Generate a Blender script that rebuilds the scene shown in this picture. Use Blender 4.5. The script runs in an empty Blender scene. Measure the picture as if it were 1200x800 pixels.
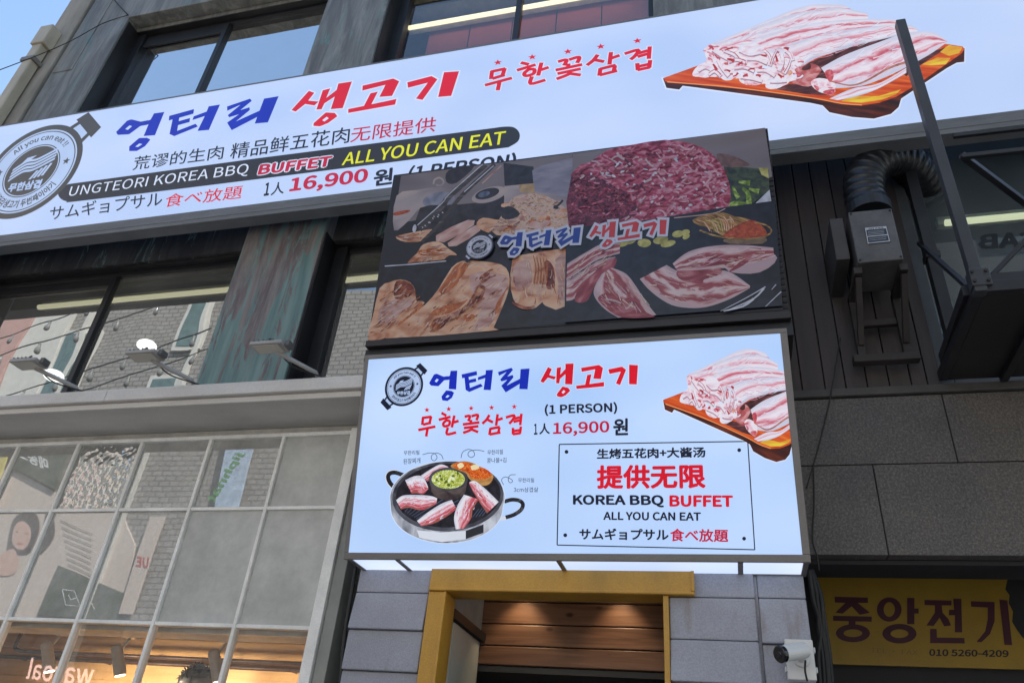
import bpy, bmesh, math, random
import numpy as np
from mathutils import Vector

random.seed(7)
RAD = math.radians
sc = bpy.context.scene
COL = sc.collection

# ------------------------------------------------------------------ camera
FOC, YAW, PITCH, ROLL = 905.0, RAD(17.19), RAD(32.2), RAD(5.57)
CAM = np.array([0.0, 0.0, 1.6])
_cy, _sy, _cp, _sp = math.cos(YAW), math.sin(YAW), math.cos(PITCH), math.sin(PITCH)
_f = np.array([-_sy * _cp, _cy * _cp, _sp])
_r0 = np.array([_cy, _sy, 0.0])
_u0 = np.cross(_r0, _f)
_r = math.cos(ROLL) * _r0 + math.sin(ROLL) * _u0
_u = -math.sin(ROLL) * _r0 + math.cos(ROLL) * _u0
cam_data = bpy.data.cameras.new('camera')
cam = bpy.data.objects.new('camera', cam_data)
COL.objects.link(cam)
from mathutils import Matrix
cam.matrix_world = Matrix(((_r[0], _u[0], -_f[0], CAM[0]), (_r[1], _u[1], -_f[1], CAM[1]),
                           (_r[2], _u[2], -_f[2], CAM[2]), (0, 0, 0, 1)))
cam_data.sensor_fit = 'HORIZONTAL'
cam_data.sensor_width = 36.0
cam_data.lens = FOC / 1200.0 * 36.0
cam_data.clip_start = 0.05
cam_data.clip_end = 2000.0
sc.camera = cam

# ------------------------------------------------------------------ world, sun, exposure
EXPO = 1.7
SUN_EL, SUN_AZ = RAD(54), RAD(48)          # the sun stands behind the building: azimuth from +Y towards +X
w = bpy.data.worlds.new('World')
sc.world = w
w.use_nodes = True
nt = w.node_tree
sky = nt.nodes.new('ShaderNodeTexSky')
sky.sky_type = 'NISHITA'
sky.sun_disc = False
sky.sun_elevation = SUN_EL
sky.sun_rotation = SUN_AZ
sky.air_density = 1.3
sky.dust_density = 0.3
sky.ozone_density = 1.0
bg = nt.nodes['Background']
nt.links.new(sky.outputs[0], bg.inputs[0])
bg.inputs[1].default_value = 0.095
sun_d = bpy.data.lights.new('sun', 'SUN')
sun_d.energy = 3.6
sun_d.angle = RAD(0.5)
sun_d.color = (1.0, 0.95, 0.87)
sun = bpy.data.objects.new('sun', sun_d)
COL.objects.link(sun)
_sd = Vector((math.sin(SUN_AZ) * math.cos(SUN_EL), math.cos(SUN_AZ) * math.cos(SUN_EL), math.sin(SUN_EL)))
sun.rotation_euler = _sd.to_track_quat('Z', 'Y').to_euler()
sun.location = _sd * 40
sc.view_settings.view_transform = 'Standard'
sc.view_settings.look = 'None'
sc.view_settings.gamma = 1.0
sc.view_settings.exposure = EXPO
sc.view_settings.use_curve_mapping = False
sc.cycles.max_bounces = 8
sc.cycles.transparent_max_bounces = 16
sc.cycles.use_denoising = True

# ------------------------------------------------------------------ rays and planes (where a measured direction meets a real plane)
def ray(x, y):
    return _r * ((x - 600) / FOC) + _u * ((400 - y) / FOC) + _f

def hitY(x, y, yy):
    d = ray(x, y)
    return CAM + d * (yy / d[1])

def hitZ(x, y, z):
    d = ray(x, y)
    return CAM + d * ((z - 1.6) / d[2])

def X_(x, y, yy): return float(hitY(x, y, yy)[0])
def Z_(x, y, yy): return float(hitY(x, y, yy)[2])

class Plane:
    """a flat face with horizontal u and v leaning towards the street by lean degrees"""
    def __init__(s, p0, lean=0.0, flip=False):
        a = RAD(lean)
        s.p = np.array(p0, float)
        s.u = np.array([1.0, 0, 0])
        s.v = np.array([0, -math.sin(a), math.cos(a)])
        s.n = np.array([0, -math.cos(a), -math.sin(a)])
    def uv(s, px):
        d = ray(*px)
        t = (s.n @ (s.p - CAM)) / (s.n @ d)
        q = CAM + d * t - s.p
        return np.array([q @ s.u, q @ s.v])
    def w(s, uv, h=0.0):
        return s.p + s.u * uv[0] + s.v * uv[1] + s.n * h

class Mirror:
    """a wall across the street, found by following a direction to its mirror image behind the glass"""
    def __init__(s, yg, S):
        s.yv, s.S = 2 * yg + S, S
    def uv(s, px):
        q = hitY(px[0], px[1], s.yv)
        return np.array([q[0], q[2]])
    def w(s, uv, h=0.0):
        return np.array([uv[0], -s.S + h, uv[1]])

def fit_affine(src, dst):
    """least-squares affine map from src plane coordinates to dst plane coordinates"""
    A = np.array([[a[0], a[1], 1.0] for a in src])
    B = np.array(dst)
    M = np.linalg.lstsq(A, B, rcond=None)[0]
    return lambda q: np.array([q[0], q[1], 1.0]) @ M

def crop(x0, y0, s):
    return lambda p: (x0 + p[0] / s, y0 + p[1] / s)

# ------------------------------------------------------------------ objects
ORG = {}

def tag(o, label=None, cat=None, group=None, kind=None):
    if label: o['label'] = label
    if cat: o['category'] = cat
    if group: o['group'] = group
    if kind: o['kind'] = kind
    return o

def thing(name, loc, label, cat, group=None):
    o = bpy.data.objects.new(name, None)
    o.empty_display_size = 0.1
    COL.objects.link(o)
    o.location = [float(v) for v in loc]
    ORG[o.name] = np.array(loc, float)
    return tag(o, label, cat, group)

def link_mesh(name, me, parent=None, org=None):
    o = bpy.data.objects.new(name, me)
    COL.objects.link(o)
    if parent is not None:
        o.parent = parent
        ORG[o.name] = ORG[parent.name]
    else:
        o.location = [float(v) for v in org]
        ORG[o.name] = np.array(org, float)
    return o

class MB:
    def __init__(s):
        s.v, s.f, s.m, s.uv, s.mats = [], [], [], [], []
    def mat(s, m):
        if m not in s.mats: s.mats.append(m)
        return s.mats.index(m)
    def add(s, vs, fs, m=None, uvs=None):
        b = len(s.v)
        s.v += [tuple(float(c) for c in p) for p in vs]
        k = 0 if m is None else s.mat(m)
        for f in fs:
            s.f.append([b + i for i in f])
            s.m.append(k)
        s.uv += list(uvs) if uvs is not None else [(0, 0)] * len(vs)
        return s
    def box(s, x0, x1, y0, y1, z0, z1, m=None):
        vs = [(x, y, z) for x in (x0, x1) for y in (y0, y1) for z in (z0, z1)]
        return s.add(vs, [(0, 1, 3, 2), (4, 6, 7, 5), (0, 4, 5, 1), (2, 3, 7, 6), (0, 2, 6, 4), (1, 5, 7, 3)], m)
    def hexa(s, p, m=None):           # eight corners: 4 front (ccw), 4 back
        return s.add(p, [(0, 1, 2, 3), (7, 6, 5, 4), (0, 4, 5, 1), (1, 5, 6, 2), (2, 6, 7, 3), (3, 7, 4, 0)], m)
    def beam(s, a, b, wd, ht, m=None, up=(0, 0, 1)):
        a, b = Vector(a), Vector(b)
        d = (b - a).normalized()
        up = Vector(up)
        if abs(d.dot(up)) > 0.95: up = Vector((0, 1, 0))
        sx = d.cross(up).normalized()
        uz = sx.cross(d).normalized()
        vs = []
        for p in (a, b):
            for i, j in ((-1, -1), (1, -1), (1, 1), (-1, 1)):
                vs.append(p + sx * (i * wd / 2) + uz * (j * ht / 2))
        return s.add(vs, [(3, 2, 1, 0), (4, 5, 6, 7), (0, 1, 5, 4), (1, 2, 6, 5), (2, 3, 7, 6), (3, 0, 4, 7)], m)
    def tube(s, path, r, seg=10, m=None, cap=True):
        P = [Vector([float(c) for c in p]) for p in path]
        rs = r if isinstance(r, (list, tuple)) else [r] * len(P)
        t0 = (P[1] - P[0]).normalized()
        n = t0.orthogonal().normalized()
        vs, fs = [], []
        for i, p in enumerate(P):
            t = (P[min(i + 1, len(P) - 1)] - P[max(i - 1, 0)]).normalized()
            n = (n - t * n.dot(t)).normalized()
            b = t.cross(n)
            for k in range(seg):
                a = 2 * math.pi * k / seg
                vs.append(p + (n * math.cos(a) + b * math.sin(a)) * rs[i])
        for i in range(len(P) - 1):
            for k in range(seg):
                k2 = (k + 1) % seg
                fs.append((i * seg + k, i * seg + k2, (i + 1) * seg + k2, (i + 1) * seg + k))
        if cap:
            fs.append(tuple(reversed(range(seg))))
            fs.append(tuple((len(P) - 1) * seg + k for k in range(seg)))
        return s.add(vs, fs, m)
    def build(s, name, m=None, parent=None, bevel=0.0, smooth=False, org=None, recalc=True):
        if org is None:
            if parent is not None: o0 = ORG[parent.name]
            else:
                A = np.array(s.v)
                o0 = np.array([(A[:, 0].min() + A[:, 0].max()) / 2, (A[:, 1].min() + A[:, 1].max()) / 2, A[:, 2].min()])
        else: o0 = np.array(org)
        me = bpy.data.meshes.new(name)
        me.from_pydata([tuple(np.array(p) - o0) for p in s.v], [], s.f)
        for q in (s.mats or [m]): me.materials.append(q)
        me.polygons.foreach_set('material_index', s.m)
        lay = me.uv_layers.new(name='UVMap')
        li = np.empty(len(me.loops), dtype=np.int32)
        me.loops.foreach_get('vertex_index', li)
        lay.data.foreach_set('uv', np.array(s.uv, dtype=np.float32)[li].ravel())
        if recalc:
            bm = bmesh.new(); bm.from_mesh(me)
            bmesh.ops.recalc_face_normals(bm, faces=bm.faces)
            bm.to_mesh(me); bm.free()
        if smooth: me.shade_smooth()
        me.update()
        o = link_mesh(name, me, parent, o0)
        if bevel > 0:
            md = o.modifiers.new('bevel', 'BEVEL')
            md.width = bevel
            md.segments = 2
            md.limit_method = 'ANGLE'
        return o

# ------------------------------------------------------------------ materials
def lin(c):
    return tuple((v / 255 / 12.92) if v / 255 <= 0.04045 else ((v / 255 + 0.055) / 1.055) ** 2.4 for v in c)

_M = {}
def new_mat(name):
    m = bpy.data.materials.new(name)
    m.use_nodes = True
    return m, m.node_tree, m.node_tree.nodes['Principled BSDF']

def N(nt, kind, **kw):
    n = nt.nodes.new('ShaderNode' + kind)
    for k, v in kw.items():
        if k in n.inputs.keys(): n.inputs[k].default_value = v
        else: setattr(n, k, v)
    return n

def ramp(nt, fac, stops, interp='LINEAR'):
    r = nt.nodes.new('ShaderNodeValToRGB')
    r.color_ramp.interpolation = interp
    el = r.color_ramp.elements
    while len(el) < len(stops): el.new(0.5)
    for e, (p, c) in zip(el, stops):
        e.position = p
        e.color = (*c, 1)
    nt.links.new(fac, r.inputs[0])
    return r.outputs[0]

def coords(nt, kind='Object', scale=(1, 1, 1), rot=(0, 0, 0)):
    tc = nt.nodes.new('ShaderNodeTexCoord')
    mp = nt.nodes.new('ShaderNodeMapping')
    mp.inputs['Scale'].default_value = scale
    mp.inputs['Rotation'].default_value = rot
    nt.links.new(tc.outputs[kind], mp.inputs['Vector'])
    return mp.outputs[0]

def mix(nt, fac, a, b, mode='MIX'):
    n = nt.nodes.new('ShaderNodeMix')
    n.data_type = 'RGBA'
    n.blend_type = mode
    for sock, val in ((n.inputs[0], fac), (n.inputs[6], a), (n.inputs[7], b)):
        if hasattr(val, 'is_linked') or hasattr(val, 'links'): nt.links.new(val, sock)
        elif isinstance(val, (tuple, list)): sock.default_value = (*val[:3], 1)
        else: sock.default_value = val
    return n.outputs[2]

def bump(nt, b, height, strength=0.3, dist=0.01):
    n = nt.nodes.new('ShaderNodeBump')
    n.inputs['Strength'].default_value = strength
    n.inputs['Distance'].default_value = dist
    nt.links.new(height, n.inputs['Height'])
    nt.links.new(n.outputs[0], b.inputs['Normal'])

def surf(name, c, rough=0.6, metal=0.0, var=0.25, scale=6.0, stretch=(1, 1, 1), bmp=0.0, spec=0.5, c2=None, detail=6, fine=0.0):
    """painted or mineral surface with uneven tone"""
    if name in _M: return _M[name]
    m, nt, b = new_mat(name)
    v = coords(nt, 'Object', tuple(scale * k for k in stretch))
    n1 = N(nt, 'TexNoise', Scale=1.0, Detail=detail, Roughness=0.65)
    nt.links.new(v, n1.inputs['Vector'])
    lo = tuple(k * (1 - var) for k in c) if c2 is None else c2
    hi = tuple(min(1, k * (1 + var)) for k in c)
    col = ramp(nt, n1.outputs[0], [(0.3, lo), (0.7, hi)])
    if fine > 0:
        n2 = N(nt, 'TexNoise', Scale=140.0, Detail=3.0)
        nt.links.new(coords(nt, 'Object'), n2.inputs['Vector'])
        g = ramp(nt, n2.outputs[0], [(0.35, (1 - fine,) * 3), (0.65, (1 + fine,) * 3)])
        col = mix(nt, 1.0, col, g, 'MULTIPLY')
    nt.links.new(col, b.inputs['Base Color'])
    rr = N(nt, 'MapRange')
    rr.inputs[3].default_value = max(0.05, rough - 0.12)
    rr.inputs[4].default_value = min(1, rough + 0.12)
    nt.links.new(n1.outputs[0], rr.inputs[0])
    nt.links.new(rr.outputs[0], b.inputs['Roughness'])
    b.inputs['Metallic'].default_value = metal
    b.inputs['Specular IOR Level'].default_value = spec
    if bmp > 0:
        n3 = N(nt, 'TexNoise', Scale=4.0, Detail=8.0)
        nt.links.new(v, n3.inputs['Vector'])
        bump(nt, b, n3.outputs[0], bmp, 0.01)
    _M[name] = m
    return m

EMIT = 1.0 / 2 ** EXPO
SPEC = [0.5]
def finish_print(nt, b, col, lit, k=0.86, rough=0.3):
    """col is a node output; lit prints are backlit film, others plain vinyl"""
    if not lit: col = mix(nt, 1.0, col, (0.84, 0.85, 0.92), 'MULTIPLY')
    nt.links.new(col, b.inputs['Base Color'])
    b.inputs['Roughness'].default_value = rough
    if lit: b.inputs['Specular IOR Level'].default_value = SPEC[0]
    if lit:
        dk = mix(nt, 1.0, col, (0.22, 0.22, 0.22), 'MULTIPLY')
        nt.links.new(dk, b.inputs['Base Color'])
        nt.links.new(col, b.inputs['Emission Color'])
        b.inputs['Emission Strength'].default_value = EMIT * k

def ink(name, srgb, lit=True, k=0.86):
    """one printed colour"""
    key = ('ink', name, lit, SPEC[0])
    if key in _M: return _M[key]
    m, nt, b = new_mat(name)
    n = N(nt, 'TexNoise', Scale=3.0, Detail=2.0)
    nt.links.new(coords(nt, 'Object'), n.inputs['Vector'])
    c = lin(srgb)
    col = ramp(nt, n.outputs[0], [(0.3, tuple(v * 0.93 for v in c)), (0.7, tuple(min(1, v * 1.06) for v in c))])
    finish_print(nt, b, col, lit, k)
    _M[key] = m
    return m

def print_tex(name, stops, lit=True, su=1.0, sv=1.0, dist=1.0, band=0.0, detail=4, k=0.86, rough=0.5, voro=0.0, off=0.0):
    """printed picture texture in UV space; band>0 lays stripes along v, the rest is noise"""
    key = ('pt', name, lit, SPEC[0])
    if key in _M: return _M[key]
    m, nt, b = new_mat(name)
    v = coords(nt, 'UV', (su, sv, 1))
    n1 = N(nt, 'TexNoise', Scale=1.0, Detail=detail, Roughness=rough, Distortion=dist)
    nt.links.new(v, n1.inputs['Vector'])
    fac = n1.outputs[0]
    if band > 0:
        sep = nt.nodes.new('ShaderNodeSeparateXYZ')
        tc = nt.nodes.new('ShaderNodeTexCoord')
        nt.links.new(tc.outputs['UV'], sep.inputs[0])
        a = N(nt, 'Math', operation='SUBTRACT'); a.inputs[1].default_value = 0.5
        nt.links.new(n1.outputs[0], a.inputs[0])
        c = N(nt, 'Math', operation='MULTIPLY_ADD'); c.inputs[1].default_value = band
        nt.links.new(a.outputs[0], c.inputs[0]); nt.links.new(sep.outputs[1], c.inputs[2])
        fac = c.outputs[0]
    if voro > 0:
        vo = N(nt, 'TexVoronoi', Scale=voro)
        nt.links.new(v, vo.inputs['Vector'])
        a = N(nt, 'Math', operation='MULTIPLY_ADD'); a.inputs[1].default_value = 0.55
        nt.links.new(vo.outputs['Distance'], a.inputs[0]); nt.links.new(fac, a.inputs[2])
        a2 = N(nt, 'Math', operation='SUBTRACT'); a2.inputs[1].default_value = 0.2 + off
        nt.links.new(a.outputs[0], a2.inputs[0])
        fac = a2.outputs[0]
    col = ramp(nt, fac, [(p, lin(c)) for p, c in stops])
    finish_print(nt, b, col, lit, k)
    _M[key] = m
    return m

def glow(name, c, strength):
    if name in _M: return _M[name]
    m, nt, b = new_mat(name)
    b.inputs['Base Color'].default_value = (*c, 1)
    b.inputs['Emission Color'].default_value = (*c, 1)
    b.inputs['Emission Strength'].default_value = strength
    _M[name] = m
    return m

def pane_mat(name, tint=(0.5, 0.52, 0.5), refl=0.35, rough=0.0, film=None, film_amt=0.0, bmp=0.0, bscale=40.0, dirt=0.06, wave=0.05):
    """thin coated glass: part mirror, part tinted view through, optional film for dust or painted haze"""
    if name in _M: return _M[name]
    m, nt, b = new_mat(name)
    nt.nodes.remove(b)
    out = nt.nodes['Material Output']
    tr = N(nt, 'BsdfTransparent'); tr.inputs[0].default_value = (*tint, 1)
    gl = N(nt, 'BsdfGlossy'); gl.inputs['Roughness'].default_value = rough
    gl.inputs[0].default_value = (0.95, 0.97, 0.96, 1)
    lw = N(nt, 'Fresnel'); lw.inputs[0].default_value = 1.5
    ad = N(nt, 'Math', operation='ADD'); ad.inputs[1].default_value = refl
    nt.links.new(lw.outputs[0], ad.inputs[0])
    s1 = nt.nodes.new('ShaderNodeMixShader')
    nt.links.new(ad.outputs[0], s1.inputs[0])
    nt.links.new(tr.outputs[0], s1.inputs[1]); nt.links.new(gl.outputs[0], s1.inputs[2])
    v = coords(nt, 'Object', (1, 1, 1))
    nz = N(nt, 'TexNoise', Scale=3.0, Detail=8.0, Roughness=0.7)
    nt.links.new(v, nz.inputs['Vector'])
    if bmp > 0:
        vo = N(nt, 'TexVoronoi', Scale=bscale)
        nt.links.new(v, vo.inputs['Vector'])
        bn = nt.nodes.new('ShaderNodeBump')
        bn.inputs['Strength'].default_value = bmp
        bn.inputs['Distance'].default_value = 0.004
        nt.links.new(vo.outputs[0], bn.inputs['Height'])
        nt.links.new(bn.outputs[0], gl.inputs['Normal'])
    else:
        nw = N(nt, 'TexNoise', Scale=1.6, Detail=1.0)
        nt.links.new(v, nw.inputs['Vector'])
        bn = nt.nodes.new('ShaderNodeBump')
        bn.inputs['Strength'].default_value = wave
        bn.inputs['Distance'].default_value = 0.02
        nt.links.new(nw.outputs[0], bn.inputs['Height'])
        nt.links.new(bn.outputs[0], gl.inputs['Normal'])
    df = N(nt, 'BsdfDiffuse')
    fc = film or (0.3, 0.3, 0.28)
    cc = ramp(nt, nz.outputs[0], [(0.3, tuple(k * 0.8 for k in fc)), (0.7, tuple(k * 1.15 for k in fc))])
    nt.links.new(cc, df.inputs[0])
    mr = N(nt, 'MapRange')
    mr.inputs[1].default_value = 0.35; mr.inputs[2].default_value = 0.7
    mr.inputs[3].default_value = film_amt; mr.inputs[4].default_value = min(1, film_amt + dirt)
    nt.links.new(nz.outputs[0], mr.inputs[0])
    s2 = nt.nodes.new('ShaderNodeMixShader')
    nt.links.new(mr.outputs[0], s2.inputs[0])
    nt.links.new(s1.outputs[0], s2.inputs[1]); nt.links.new(df.outputs[0], s2.inputs[2])
    geo = nt.nodes.new('ShaderNodeNewGeometry')       # only the face the ray enters by acts as glass; the leaving face is clear
    t2 = N(nt, 'BsdfTransparent')
    s3 = nt.nodes.new('ShaderNodeMixShader')
    nt.links.new(geo.outputs['Backfacing'], s3.inputs[0])
    nt.links.new(s2.outputs[0], s3.inputs[1]); nt.links.new(t2.outputs[0], s3.inputs[2])
    nt.links.new(s3.outputs[0], out.inputs[0])
    _M[name] = m
    return m

# ------------------------------------------------------------------ flat printed artwork
def spline(pts, n=8, closed=False):
    P = [np.array(p, float) for p in pts]
    L = len(P)
    out = []
    rng = range(L) if closed else range(L - 1)
    for i in rng:
        if closed: a, b, c, d = P[(i - 1) % L], P[i], P[(i + 1) % L], P[(i + 2) % L]
        else: a, b, c, d = P[max(i - 1, 0)], P[i], P[i + 1], P[min(i + 2, L - 1)]
        for k in range(n):
            t = k / n
            out.append(0.5 * ((2 * b) + (-a + c) * t + (2 * a - 5 * b + 4 * c - d) * t * t + (-a + 3 * b - 3 * c + d) * t ** 3))
    if not closed: out.append(P[-1])
    return out

def resample(pts, n):
    P = np.array(pts, float)
    d = np.concatenate([[0], np.cumsum(np.linalg.norm(np.diff(P, axis=0), axis=1))])
    q = np.linspace(0, d[-1], n)
    return [np.array([np.interp(t, d, P[:, 0]), np.interp(t, d, P[:, 1])]) for t in q]

def offset_poly(pts, d):
    P = [np.array(p, float) for p in pts]
    A = sum(P[i][0] * P[(i + 1) % len(P)][1] - P[(i + 1) % len(P)][0] * P[i][1] for i in range(len(P)))
    s = 1 if A > 0 else -1
    out = []
    for i in range(len(P)):
        e1 = P[i] - P[i - 1]; e2 = P[(i + 1) % len(P)] - P[i]
        n1 = np.array([e1[1], -e1[0]]) / (np.linalg.norm(e1) + 1e-9)
        n2 = np.array([e2[1], -e2[0]]) / (np.linalg.norm(e2) + 1e-9)
        n = n1 + n2
        n = n / max(np.linalg.norm(n), 1e-6)
        kk = min(1.7, 1 / max(0.3, n @ n1))
        out.append(P[i] + n * d * s * kk)
    return out

_TX = {}
_LV = {}
SANS = None
try:      # the plain sans face that ships with Blender; its own default face is the fallback
    import os
    SANS = bpy.data.fonts.load(os.path.join(bpy.utils.system_resource('DATAFILES'), 'fonts', 'Noto Sans CJK Regular.woff2'))
except Exception:
    SANS = None
def text_geo(body, bold):
    key = (body, bold)
    if key in _TX: return _TX[key]
    cu = bpy.data.curves.new('writing', 'FONT')
    cu.body = body
    if SANS is not None: cu.font = SANS
    cu.resolution_u = 4
    o = bpy.data.objects.new('writing', cu)
    COL.objects.link(o)
    dg = bpy.context.evaluated_depsgraph_get()
    dg.update()
    me = bpy.data.meshes.new_from_object(o.evaluated_get(dg))
    V = np.array([v.co[:2] for v in me.vertices])
    F = [tuple(p.vertices) for p in me.polygons]
    bpy.data.objects.remove(o)
    bpy.data.curves.remove(cu)
    bpy.data.meshes.remove(me)
    if bold > 0.001:      # heavier weight: the strokes are repeated a little to each side
        n, VV, FF, LV = len(V), [V], list(F), [np.zeros(len(V))]
        for k in range(8):
            an = k * math.pi / 4
            VV.append(V + np.array([math.cos(an), math.sin(an)]) * bold * 0.55)
            LV.append(np.full(n, (k + 1) * 0.6))
            FF += [tuple(i + n * (k + 1) for i in f) for f in F]
        V, F = np.concatenate(VV), FF
        _LV[key] = np.concatenate(LV)
    else:
        _LV[key] = np.zeros(len(V))
    _TX[key] = (V, F)
    return V, F

UVS = 25.0
class Art:
    """collects flat shapes printed on a plane; build() makes ONE mesh"""
    STEP = 0.000012
    def __init__(s, plane, fr=None, xf=None, h0=0.002):
        s.pl, s.fr, s.mb, s.h = plane, fr or (lambda p: p), MB(), h0
        s.xf = xf or (lambda px: plane.uv(px))
        s.umax = None
    def at(s, p): return s.xf(s.fr(p))
    def _put(s, uvp, faces, mat, tex=None, lv=None):
        s.h += s.STEP
        s.mb.add([s.pl.w(q, s.h + (0 if lv is None else lv[i] * s.STEP)) for i, q in enumerate(uvp)], faces, mat, tex if tex is not None else [(q[0] * UVS, q[1] * UVS) for q in uvp])
    def poly_uv(s, Q, mat, axis=None):
        tex = None
        if axis is not None:
            a = s.at(axis[0]); b = s.at(axis[1])
            e = (b - a) / np.linalg.norm(b - a); g = np.array([-e[1], e[0]])
            tex = [(((q - a) @ e) * UVS, ((q - a) @ g) * UVS) for q in Q]
        s._put(Q, [tuple(range(len(Q)))], mat, tex)
    def poly(s, pts, mat, smooth=0, axis=None, grow=0.0):
        pts = [np.array(p, float) for p in pts]
        if smooth: pts = spline(pts, smooth, True)
        if grow: pts = offset_poly(pts, grow)
        s.poly_uv([s.at(p) for p in pts], mat, axis)
    def ring(s, outer, inner, mat, grow=0.0):
        """outline with a hole: both loops are resampled and bridged"""
        o = resample(list(outer) + [outer[0]], 49)[:-1]
        i = resample(list(inner) + [inner[0]], 49)[:-1]
        area = lambda L: sum(L[k][0] * L[(k + 1) % len(L)][1] - L[(k + 1) % len(L)][0] * L[k][1] for k in range(len(L)))
        if area(o) * area(i) < 0: i = i[::-1]
        if grow: o = offset_poly(o, grow)
        c = sum(i) / len(i)
        ang = math.atan2(*(o[0] - c)[::-1])
        k0 = min(range(len(i)), key=lambda k: abs((math.atan2(*(i[k] - c)[::-1]) - ang + math.pi) % (2 * math.pi) - math.pi))
        i = i[k0:] + i[:k0]
        n = len(o)
        Q = [s.at(p) for p in o + i]
        s._put(Q, [(k, (k + 1) % n, n + (k + 1) % n, n + k) for k in range(n)], mat)
    def stroke(s, pts, wd, mat, smooth=0, grow=0.0, taper=None):
        pts = [np.array(p, float) for p in pts]
        if smooth and len(pts) > 2: pts = spline(pts, smooth)
        wd = wd + 2 * grow
        L, R = [], []
        n = len(pts)
        for i, p in enumerate(pts):
            d = pts[min(i + 1, n - 1)] - pts[max(i - 1, 0)]
            d = d / (np.linalg.norm(d) + 1e-9)
            g = np.array([-d[1], d[0]])
            k = wd / 2
            if taper: k *= taper[0] + (taper[1] - taper[0]) * i / (n - 1)
            e = d * grow * (-1 if i == 0 else (1 if i == n - 1 else 0))
            L.append(p + g * k + e); R.append(p - g * k + e)
        Q = [s.at(p) for p in L + R]
        s._put(Q, [(i, i + 1, n + i + 1, n + i) for i in range(n - 1)], mat)
    def ell(s, c, rx, ry, mat, rot=0.0, n=40):
        a = RAD(rot)
        pts = []
        for k in range(n):
            t = 2 * math.pi * k / n
            x, y = rx * math.cos(t), ry * math.sin(t)
            pts.append((c[0] + x * math.cos(a) - y * math.sin(a), c[1] + x * math.sin(a) + y * math.cos(a)))
        s.poly(pts, mat)
    def loft(s, top, bot, mat, n=22, rows=7, vjit=0.0):
        T = resample(spline(top, 8), n); B = resample(spline(bot, 8), n)
        Q, tex = [], []
        uu = 0.0
        o = random.random() * 20
        prev = None
        for i in range(n):
            a, b = s.at(T[i]), s.at(B[i])
            mid = (a + b) / 2
            if prev is not None: uu += np.linalg.norm(mid - prev) * UVS
            prev = mid
            for j in range(rows + 1):
                t = j / rows
                Q.append(a * (1 - t) + b * t)
                tex.append((uu + o, t))
        R = rows + 1
        s._put(Q, [(i * R + j, (i + 1) * R + j, (i + 1) * R + j + 1, i * R + j + 1) for i in range(n - 1) for j in range(rows)], mat, tex)
    def text(s, body, bl, br, tl, mat, bold=0.0):
        V, F = text_geo(body, bold)
        lo, hi = V.min(0), V.max(0)
        T = (V - lo) / (hi - lo)
        a, b, c = s.at(bl), s.at(br), s.at(tl)
        s._put([a + (b - a) * t[0] + (c - a) * t[1] for t in T], F, mat, lv=_LV[(body, bold)])
        if bold > 0.001: s.h += s.STEP * 6
    def text_arc(s, body, c, r0, r1, a0, a1, mat, bold=0.0, inside=False):
        """writing bent round centre c (plane coordinates) between radii r0 and r1, angle a0 to a1 (degrees)"""
        V, F = text_geo(body, bold)
        lo, hi = V.min(0), V.max(0)
        T = (V - lo) / (hi - lo)
        Q = []
        for t in T:
            a = RAD(a0 + (a1 - a0) * t[0])
            r = r0 + (r1 - r0) * t[1]
            Q.append(np.array([c[0] + r * math.cos(a), c[1] + r * math.sin(a)]))
        s._put(Q, F, mat, lv=_LV[(body, bold)])
        s.h += s.STEP * 6
    def circ(s, c, r, mat, n=64):
        s._put([np.array([c[0] + r * math.cos(2 * math.pi * k / n), c[1] + r * math.sin(2 * math.pi * k / n)]) for k in range(n)], [tuple(range(n))], mat)
    def scatter(s, area, n, mats, ln, wd, ang, seed=1, curl=0.3):
        """many short brush marks inside an outline: the grain of meat in a printed photo"""
        rr = random.Random(seed)
        P = np.array(spline(area, 3, True))
        lo, hi = P.min(0), P.max(0)
        def inside(q):
            c = False
            j = len(P) - 1
            for i in range(len(P)):
                if (P[i][1] > q[1]) != (P[j][1] > q[1]) and q[0] < (P[j][0] - P[i][0]) * (q[1] - P[i][1]) / (P[j][1] - P[i][1] + 1e-12) + P[i][0]: c = not c
                j = i
            return c
        k = 0
        t = 0
        while k < n and t < n * 12:
            t += 1
            p = lo + (hi - lo) * np.array([rr.random(), rr.random()])
            a = RAD(ang + rr.uniform(-18, 18))
            d = np.array([math.cos(a), math.sin(a)]) * rr.uniform(*ln) / 2
            if not (inside(p - d) and inside(p + d)): continue
            g = np.array([-d[1], d[0]]) * rr.uniform(-curl, curl)
            s.stroke([p - d, p + g, p + d], rr.uniform(*wd), rr.choice(mats), smooth=3, taper=(0.25, 0.9) if rr.random() < 0.5 else (0.9, 0.25))
            k += 1
    def star(s, p, r, mat, ry=None):
        pts = []
        for k in range(10):
            a = math.pi / 2 + k * math.pi / 5
            q = r if k % 2 == 0 else r * 0.42
            pts.append((p[0] + q * math.cos(a), p[1] - q * math.sin(a)))
        s.poly(pts, mat)
    def build(s, name, parent):
        mb = s.mb
        o = mb.build(name, None, parent, recalc=False)
        me = o.data
        bm = bmesh.new(); bm.from_mesh(me)
        big = [f for f in bm.faces if len(f.verts) > 4]
        bmesh.ops.triangulate(bm, faces=big)
        org = ORG[parent.name]
        for lim, sg in ((s.umax, 1),):
            if lim is not None:
                co = s.pl.w((lim, 0)) - org
                bmesh.ops.bisect_plane(bm, geom=list(bm.verts) + list(bm.edges) + list(bm.faces), plane_co=tuple(co), plane_no=tuple(s.pl.u * sg), clear_outer=True)
        n = Vector(s.pl.n) if hasattr(s.pl, 'n') else Vector((0, 1, 0))
        for f in bm.faces:
            f.normal_update()
            if f.normal.dot(n) < 0: f.normal_flip()
        bm.to_mesh(me); bm.free()
        return o

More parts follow.
